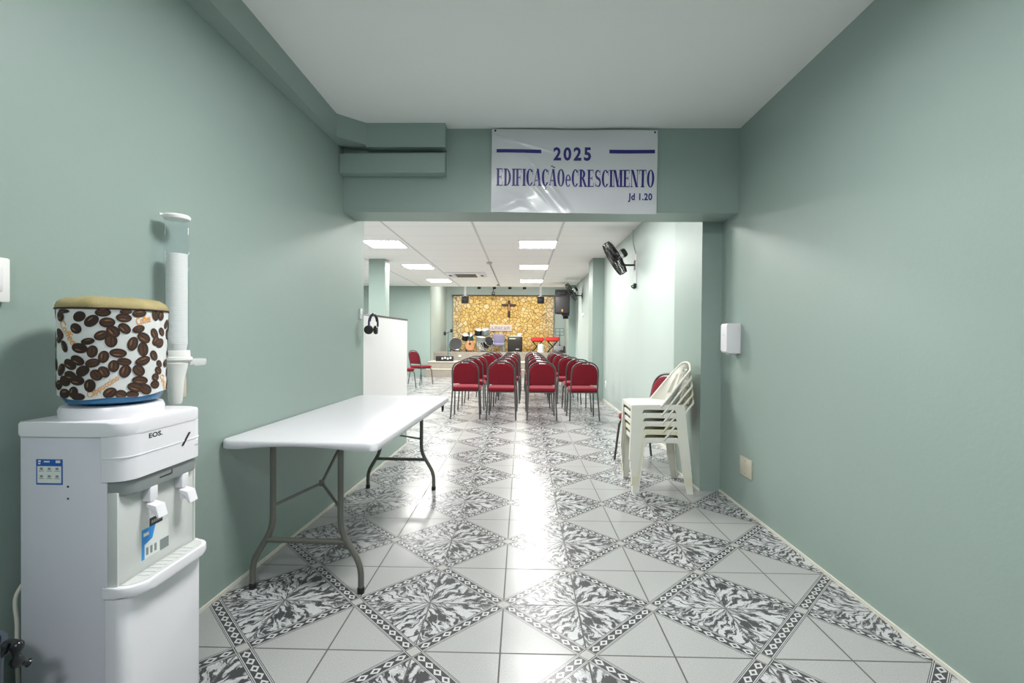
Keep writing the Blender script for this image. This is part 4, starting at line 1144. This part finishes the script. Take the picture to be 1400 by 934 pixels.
# ------------------------------------------------------------------ hanging loudspeaker
def loudspeaker():
    t = thing('loudspeaker', 'black loudspeaker hanging from the far pilaster beside the wall fan', 'loudspeaker', (1.165, 13.86, 1.90), math.radians(-7))
    bm = nb(); prism(bm, [(-0.21, -0.16), (0.21, -0.16), (0.20, -0.06), (0.12, 0.18), (-0.12, 0.18), (-0.20, -0.06)], 0.0, 0.70, 'z', 0.02); finish('cabinet', bm, BLACK, t)
    bm = nb(); box(bm, -0.185, 0.185, -0.172, -0.158, 0.03, 0.48, 0.008); finish('grille', bm, mat('speaker_grille', (0.035, 0.033, 0.034), 0.55, var=0.2, vscale=200), t)
    bm = nb(); cushion(bm, rrect(-0.12, 0.12, 0.535, 0.645, 0.05, 6), -0.160, 0.02, 'y'); finish('horn', bm, BLACKM, t)
    bm = nb(); box(bm, -0.02, 0.02, -0.177, -0.171, 0.06, 0.13, 0.004); finish('badge', bm, ORANGE, t)
    bm = nb(); box(bm, -0.02, 0.20, -0.08, 0.34, -0.035, -0.004, 0.006); box(bm, 0.0, 0.16, 0.34, 0.372, -0.12, 0.06, 0.006); finish('bracket', bm, BLACKM, t)
    bm = nb(); tube(bm, smooth_path([(0.08, 0.15, 0.68), (0.10, 0.1, 0.82), (0.17, 0.1, 0.87), (0.22, 0.12, 0.80), (0.21, 0.16, 0.5), (0.18, 0.17, 0.2)], 6), 0.008, 6); finish('cable', bm, GREYP, t)
loudspeaker()

# ------------------------------------------------------------------ ceiling cassette air conditioner
t = thing('air_conditioner', 'white ceiling cassette air conditioner with brown grille in the hall ceiling', 'air conditioner', (-1.41, 12.0, CZ))
bm = nb(); prism(bm, rrect(-0.48, 0.48, -0.40, 0.40, 0.03), -0.035, 0.0, 'z', 0.008); finish('panel', bm, WHITEP, t)
bm = nb(); box(bm, -0.26, 0.26, -0.27, 0.27, -0.045, -0.034, 0.004)
for k in range(12): box(bm, -0.25, 0.25, -0.255+k*0.045, -0.235+k*0.045, -0.050, -0.044)
finish('intake_grille', bm, mat('brown_grille', (0.23, 0.19, 0.16), 0.6, var=0.1), t, False)
for (x0, x1, y0, y1) in ((-0.42, -0.34, -0.28, 0.28), (0.34, 0.42, -0.28, 0.28)):
    bm = nb(); box(bm, x0, x1, y0, y1, -0.042, -0.034, 0.003); finish('louvre', bm, WHITEP, t)
for sx in (-1, 1):
    bm = nb(); box(bm, sx*0.40-0.035, sx*0.40+0.035, -0.15, 0.10, -0.047, -0.041, 0.002); finish('outlet_slot', bm, DARKP, t)
t = thing('smoke_detector', 'small round detector on the hall ceiling before the air conditioner', 'detector', (-0.70, 10.05, CZ))
bm = nb(); lathe(bm, [(0.06, 0), (0.06, -0.02), (0.045, -0.04), (0, -0.045)], seg=20); finish('detector_body', bm, BEIGE, t)
t = thing('ceiling_conduit', 'thin grey conduit along the hall ceiling running to the stage', 'conduit', (-0.705, 10.1, CZ-0.010))
bm = nb(); tube(bm, [(0, 0, 0), (0.0, 4.7, 0)], 0.008, 8); finish('pipe', bm, GREYP, t)
bm = nb(); box(bm, -0.06, 0.0, 4.2, 4.3, -0.03, 0.012, 0.004); finish('junction_box', bm, GREYP, t)

# ------------------------------------------------------------------ on the stage
SZ = 0.70
def stage_pole(x, lab):
    t = thing('hanging_monitor', lab, 'hanging speaker', (x, 15.6, 3.25), 0, 'black speakers on white poles')
    bm = nb(); tube(bm, [(0, 0, 0), (0, 0, -0.72)], 0.035, 12); finish('pole', bm, WHITEP, t)
    bm = nb(); box(bm, -0.11, 0.11, -0.10, 0.12, -0.93, -0.70, 0.02); finish('cabinet', bm, BLACK, t)
    bm = nb(); lathe(bm, [(0, -0.112), (0.06, -0.108), (0.075, -0.101)], (0, 0, -0.82), 18, 'y'); finish('cone', bm, DARKP, t)
stage_pole(-1.87, 'black speaker on white pole over the left of the stone wall')
stage_pole(0.60, 'black speaker on white pole over the right of the stone wall')
t = thing('hanging_microphone', 'small black device hanging on a rod above the centre of the stage', 'hanging device', (-0.945, 15.6, 3.25))
bm = nb(); tube(bm, [(0, 0, 0), (0, 0, -0.56)], 0.014, 8); finish('rod', bm, BLACKM, t)
bm = nb(); box(bm, -0.05, 0.05, -0.05, 0.06, -0.68, -0.55, 0.015); lathe(bm, [(0, -0.08), (0.035, -0.075), (0.035, -0.04)], (-0.02, 0, -0.62), 14, 'y'); finish('housing', bm, BLACK, t)
t = thing('wooden_cross', 'dark wooden cross fixed to the stone wall behind the stage', 'cross', (-0.497, 17.965, 0))
bm = nb(); box(bm, -0.045, 0.045, -0.03, 0.02, 1.96, 2.60, 0.006); finish('upright', bm, WOODD, t)
bm = nb(); box(bm, -0.27, 0.27, -0.04, -0.005, 2.38, 2.465, 0.006); finish('crossbeam', bm, WOODD, t)
bm = nb(); box(bm, -0.03, 0.03, -0.05, -0.028, 2.2, 2.40, 0.012); lathe(bm, [(0, 2.39), (0.03, 2.41), (0.03, 2.44), (0, 2.46)], (0, -0.045, 0), 12); finish('figure_relief', bm, WOODO, t)

# drum kit
def drum(bm_c, r, d, ax, shell, head, name, parent):
    q = Vector(ax).normalized().to_track_quat('Z', 'Y').to_matrix().to_4x4(); T4 = Matrix.Translation(bm_c) @ q
    bm = nb(); lathe(bm, [(r, -d/2), (r, d/2)], seg=28); xform(bm, T4); o = finish(name, bm, shell, parent)
    bm = nb()
    for s in (-1, 1): lathe(bm, [(0, s*d/2), (r*0.97, s*d/2), (r*0.97, s*(d/2-0.01))], seg=28)
    xform(bm, T4); finish('drum_head', bm, head, o)
    for s in (-1, 1):
        bm = nb(); tube(bm, [(r*1.01*math.cos(2*PI*k/28), r*1.01*math.sin(2*PI*k/28), s*d/2) for k in range(28)], 0.010, 6, True)
        xform(bm, T4); finish('hoop', bm, CHROME, o)
    return o
t = thing('drum_kit', 'black and white drum kit in front of the stone wall', 'drum kit', (-1.38, 16.8, SZ))
drum((0.0, 0.25, 0.27), 0.24, 0.38, (0.05, -1, 0.0), BLACK, DRUMW, 'bass_drum', t)
drum((-0.17, 0.1, 0.68), 0.13, 0.20, (0.15, -0.35, 1), BLACK, DRUMW, 'tom', t)
drum((0.09, 0.1, 0.69), 0.14, 0.20, (-0.1, -0.35, 1), GREYP, DRUMW, 'tom', t)
drum((-0.05, -0.25, 0.44), 0.17, 0.15, (0.1, -0.15, 1), GREYP, DRUMW, 'snare', t)
drum((0.17, -0.1, 0.33), 0.17, 0.28, (0.6, -0.9, 0.35), BLACK, BLACK, 'floor_tom', t)
for (x, y, z, tl) in ((-0.20, 0.15, 0.62, 0.25), (0.10, 0.15, 0.60, -0.2)):
    bm = nb(); lathe(bm, [(0, 0.02), (0.04, 0.016), (0.17, 0.0), (0.172, -0.002), (0.04, 0.012), (0, 0.016)], seg=28); xform(bm, Matrix.Translation((x, y, z)) @ Matrix.Rotation(tl, 4, 'Y')); cy = finish('cymbal', bm, CHROME, t)
    bm = nb(); tube(bm, [(x, y, z), (x, y, 0.25)], 0.01, 8)
    for k in range(3): tube(bm, [(x, y, 0.3), (x+0.15*math.cos(2.1*k), y+0.15*math.sin(2.1*k), 0.005)], 0.008, 6)
    finish('cymbal_stand', bm, CHROME, t)
bm = nb()
for (x, y, zt) in ((-0.05, -0.25, 0.37), (0.17, -0.1, 0.2)):
    for k in range(3): tube(bm, [(x+0.05*math.cos(2.1*k), y+0.05*math.sin(2.1*k), zt), (x+0.14*math.cos(2.1*k+0.4), y+0.14*math.sin(2.1*k+0.4), 0.005)], 0.010, 6)
finish('drum_legs', bm, CHROME, t)
t = thing('hand_drum', 'large dark round drum standing on edge at the left stage corner', 'drum', (-2.36, 16.9, SZ))
drum((0, 0, 0.25), 0.22, 0.16, (0.35, -1, 0.25), BLACK, BLACK, 'drum_shell', t)
bm = nb()
for s in (-1, 1): tube(bm, [(s*0.14, 0.02, 0.12), (s*0.2, 0.18, 0.005)], 0.012, 6); tube(bm, [(s*0.14, -0.02, 0.12), (s*0.17, -0.12, 0.005)], 0.012, 6)
finish('stand', bm, BLACKM, t)
t = thing('bongo_drums', 'small dark drums with pale heads on a chrome stand at stage left', 'drum', (-1.95, 16.9, SZ))
drum((-0.07, 0, 0.50), 0.11, 0.20, (0.2, -0.5, 1), BLACK, DRUMW, 'left_shell', t)
drum((0.12, 0, 0.50), 0.10, 0.19, (-0.1, -0.5, 1), SKYB, DRUMW, 'right_shell', t)
bm = nb(); tube(bm, [(0.02, 0, 0.45), (0.02, 0, 0.22)], 0.014, 8)
for k in range(3): tube(bm, [(0.02, 0, 0.3), (0.02+0.15*math.cos(2.1*k+0.5), 0.15*math.sin(2.1*k+0.5), 0.005)], 0.012, 6)
tube(bm, [(-0.10, 0, 0.42), (0.14, 0, 0.42)], 0.014, 8); finish('stand', bm, CHROME, t)
def guitar(label, loc, m, rz):
    t = thing('guitar', label, 'guitar', loc, rz)
    ol = []
    for k in range(36):
        a = 2*PI*k/36; z = math.sin(a)
        r = 0.15 if z < 0 else 0.125
        w_ = (0.155+0.03*(-z))*math.cos(a)*(1-0.22*math.exp(-((z-0.15)/0.25)**2))
        ol.append((w_, 0.22+0.19*z))
    bm = nb(); prism(bm, ol, -0.045, 0.045, 'y', 0.01); xform(bm, Matrix.Rotation(math.radians(-20), 4, 'X')); finish('body', bm, m, t)
    bm = nb(); box(bm, -0.022, 0.022, -0.055, -0.035, 0.36, 0.62, 0.004); box(bm, -0.03, 0.03, -0.05, -0.03, 0.62, 0.72, 0.006); xform(bm, Matrix.Rotation(math.radians(-20), 4, 'X')); finish('neck', bm, WOODD, t)
    bm = nb(); lathe(bm, [(0, -0.047), (0.045, -0.047), (0.045, -0.044)], (0, 0, 0.28), 20, 'y'); xform(bm, Matrix.Rotation(math.radians(-20), 4, 'X')); finish('sound_hole', bm, DARKP, t)
    bm = nb()
    for s in (-1, 1): tube(bm, [(s*0.05, 0.20, 0.35), (s*0.13, 0.0, 0.02), (s*0.13, -0.1, 0.008)], 0.010, 6); tube(bm, [(s*0.05, 0.20, 0.35), (s*0.10, 0.28, 0.008)], 0.010, 6)
    finish('stand', bm, BLACKM, t)
guitar('orange wooden guitar leaning on a stand left of the drum kit', (-1.80, 16.55, SZ), WOODO, 0.3)
# lilac chair on the stage
t = thing('stage_chair', 'lilac grey upholstered chair on the stage beside the amplifier', 'chair', (-0.84, 17.0, SZ), PI+0.05)
bm = nb(); cushion(bm, rrect(-0.22, 0.22, -0.22, 0.24, 0.05), 0.25, 0.10, 'z'); finish('seat', bm, PURPLE, t, angle=60)
bm = nb(); cushion(bm, rrect(-0.22, 0.22, 0.27, 0.62, 0.04), -0.20, 0.06, 'y'); finish('backrest', bm, PURPLE, t, angle=60)
for sx in (-1, 1):
    for sy in (-1, 1):
        bm = nb(); tube(bm, [(sx*0.19, sy*0.19, 0.22), (sx*0.20, sy*0.21, 0.0)], 0.015, 8); finish('leg', bm, CHROME, t)
    bm = nb(); tube(bm, [(sx*0.19, -0.19, 0.22), (sx*0.19, -0.20, 0.36)], 0.014, 8); finish('back_post', bm, CHROME, t)
# amplifier
t = thing('amplifier', 'black guitar amplifier with pale nameplate on the stage', 'amplifier', (-0.245, 16.9, SZ))
bm = nb(); box(bm, -0.26, 0.26, -0.14, 0.14, 0.02, 0.53, 0.015)
for sx in (-1, 1): box(bm, sx*0.2-0.03, sx*0.2+0.03, -0.1, 0.1, 0.0, 0.025)
finish('cabinet', bm, BLACK, t)
bm = nb(); box(bm, -0.23, 0.23, -0.150, -0.138, 0.05, 0.43, 0.004); finish('grille_cloth', bm, mat('amp_grille', (0.03, 0.026, 0.024), 0.8, var=0.3, vscale=80), t)
bm = nb(); box(bm, -0.20, 0.02, -0.153, -0.14, 0.445, 0.49, 0.003); finish('nameplate', bm, mat('amp_nameplate', (0.6, 0.62, 0.42), 0.5, var=0.05), t)
bm = nb(); box(bm, 0.03, 0.14, -0.155, -0.149, 0.085, 0.115, 0.002); finish('badge', bm, LGREY, t)
t = thing('paper_box', 'small white box standing on top of the black amplifier', 'box', (-0.09, 16.9, SZ+0.53))
bm = nb(); box(bm, -0.06, 0.06, -0.05, 0.05, 0, 0.13, 0.006); finish('carton', bm, WHITEP, t)
t = thing('music_folder', 'grey folder lying on top of the black amplifier', 'folder', (-0.30, 16.9, SZ+0.53))
bm = nb(); box(bm, -0.14, 0.13, -0.09, 0.09, 0, 0.045, 0.006); finish('cover', bm, LGREY, t)
# sign and plant behind
t = thing('wall_sign', 'pale pink sign on the stone wall above the lilac chair', 'sign', (-0.80, 17.97, 1.56))
bm = nb(); box(bm, -0.42, 0.42, -0.03, 0.01, -0.125, 0.125, 0.01); finish('board', bm, SIGN, t)
bm = nb()
for k in range(6):
    x = -0.33+k*0.115
    box(bm, x, x+0.02, -0.034, -0.029, -0.05, 0.055); 
    box(bm, x, x+0.07, -0.034, -0.029, (0.035 if k % 2 else -0.05), (0.055 if k % 2 else -0.03))
    if k % 3: box(bm, x+0.055, x+0.075, -0.034, -0.029, -0.05, 0.055)
finish('lettering', bm, STKG, t, False)
t = thing('potted_plant', 'small leafy green plant behind the lilac chair on stage', 'plant', (-0.72, 17.6, SZ))
bm = nb(); lathe(bm, [(0, 0), (0.10, 0), (0.13, 0.26), (0.12, 0.26), (0, 0.22)], seg=20); finish('pot', bm, BEIGE, t)
bm = nb()
for k in range(46):
    a = random.uniform(0, 2*PI); e = random.uniform(0.2, 1.3); L = random.uniform(0.18, 0.34)
    b0 = Vector((0.03*math.cos(a), 0.03*math.sin(a), 0.25)); d = Vector((math.cos(a)*math.cos(e), math.sin(a)*math.cos(e), math.sin(e)))
    sd = d.cross(Vector((0, 0, 1))).normalized()*0.028; m1 = b0+d*L*0.55+Vector((0, 0, 0.12)); tip = b0+d*L+Vector((0, 0, 0.10))
    bm.faces.new([bm.verts.new(p) for p in (b0+Vector((0, 0, 0.02)), m1+sd, tip, m1-sd)])
finish('foliage', bm, LEAF, t, False)
# keyboards under red covers
def keyboard(label, x, y, z, wd, rz):
    t = thing('keyboard_stand', label, 'keyboard', (x, y, SZ), rz, 'keyboards under red covers')
    bm = nb(); prism(bm, rrect(-wd/2, wd/2, -0.14, 0.16, 0.04), z-0.10, z+0.03, 'z', 0.025)
    for v in bm.verts:
        if v.co.z < z-0.05: v.co.x *= 1.05; v.co.y *= 1.08
    finish('red_cover', bm, REDC, t)
    bm = nb(); box(bm, -wd/2+0.03, wd/2-0.03, -0.12, 0.14, z-0.13, z-0.095, 0.01); finish('keyboard_body', bm, BLACK, t)
    bm = nb()
    for s in (-1, 1):
        tube(bm, [(-0.16, s*0.10, z-0.13), (0.16, s*0.10, 0.02)], 0.018, 8); tube(bm, [(0.16, s*0.10, z-0.13), (-0.16, s*0.10, 0.02)], 0.018, 8)
    for x_ in (-0.16, 0.16): tube(bm, [(x_, -0.18, 0.02), (x_, 0.18, 0.02)], 0.018, 8)
    finish('cross_stand', bm, BLACKM, t)
keyboard('red covered keyboard on crossed stand, nearer the amplifier', 0.54, 17.0, 0.49, 0.44, 0.0)
keyboard('red covered keyboard on crossed stand, nearer the right wall', 1.07, 16.75, 0.51, 0.46, -0.1)
t = thing('stage_appliance', 'white rounded appliance under the keyboard nearer the amplifier', 'appliance', (0.65, 16.45, SZ))
bm = nb(); lathe(bm, [(0, 0), (0.12, 0), (0.13, 0.02), (0.10, 0.10), (0.115, 0.2), (0.09, 0.28), (0, 0.30)], seg=22); finish('housing', bm, WHITEP, t)
t = thing('stage_monitor', 'black wedge floor monitor at the right end of the stage', 'monitor speaker', (1.25, 16.2, SZ), -0.3)
bm = nb(); prism(bm, [(-0.15, 0), (0.15, 0), (0.15, 0.20), (0.02, 0.24), (-0.15, 0.06)], -0.2, 0.2, 'x', 0.01); finish('cabinet', bm, BLACK, t)
bm = nb(); box(bm, -0.17, 0.17, -0.13, 0.0, 0.10, 0.115); xform(bm, Matrix.Translation((0, 0, 0.0)) @ Matrix.Rotation(0.0, 4, 'X')); 
for v in bm.verts: v.co.z = v.co.z-0.1+0.085+(v.co.y+0.13)*1.05
finish('grille', bm, DARKP, t)
# music stand and microphone stands
t = thing('music_stand', 'dark open-frame music stand near the right wall on stage', 'music stand', (1.33, 16.9, SZ))
bm = nb(); tube(bm, [(0, 0, 0.1), (0, 0, 0.68)], 0.010, 8); finish('post', bm, BLACKM, t)
bm = nb()
for k in range(3): tube(bm, [(0, 0, 0.28), (0.22*math.cos(2.1*k+0.3), 0.22*math.sin(2.1*k+0.3), 0.006)], 0.008, 6)
finish('tripod', bm, BLACKM, t)
bm = nb()
for x_ in (-0.15, 0.0, 0.15): tube(bm, [(x_, 0, 0.60), (x_, 0.06, 0.84)], 0.009, 6)
for z_ in (0.60, 0.72, 0.84): tube(bm, [(-0.15, (z_-0.6)*0.25, z_), (0.15, (z_-0.6)*0.25, z_)], 0.009, 6)
finish('desk', bm, SKYB, t)
t = thing('microphone_stand', 'dark microphone stand at the left end of the stage steps', 'microphone stand', (-2.36, 15.2, 0.455))
bm = nb(); tube(bm, [(0, 0, 0.03), (0, 0, 0.92)], 0.012, 8); lathe(bm, [(0, 0), (0.13, 0), (0.13, 0.02), (0.03, 0.04), (0, 0.04)], seg=22); finish('post', bm, SKYB, t)
bm = nb(); tube(bm, [(0, 0, 0.90), (-0.09, -0.03, 0.86), (0.10, 0.02, 0.95)], 0.011, 8); finish('boom', bm, BLACKM, t)
bm = nb()
for x_, z_ in ((-0.10, 0.86), (0.11, 0.95)): lathe(bm, [(0, -0.06), (0.035, -0.04), (0.045, 0.02), (0.03, 0.06), (0, 0.07)], (x_, -0.02, z_), 12)
finish('microphone', bm, BLACKM, t)
t = thing('pedal_case', 'long black case with knobs on the stage steps by the left wall', 'equipment case', (-2.42, 14.95, 0.455))
bm = nb(); box(bm, -0.27, 0.27, -0.10, 0.10, 0, 0.16, 0.01); finish('case', bm, BLACK, t)
for k in range(4):
    bm = nb(); lathe(bm, [(0, -0.012), (0.03, -0.012), (0.035, 0.0), (0.0, 0.0)], (-0.06+k*0.085, -0.10, 0.085+0.02*(k % 2)), 12, 'y'); finish('knob', bm, LGREY, t)
t = thing('floor_socket_box', 'small pale socket box on the front of the stage step', 'outlet', (-2.02, 15.5, 0.60))
bm = nb(); box(bm, -0.045, 0.045, -0.02, 0.001, -0.03, 0.03, 0.004); finish('plate', bm, WHITEP, t)
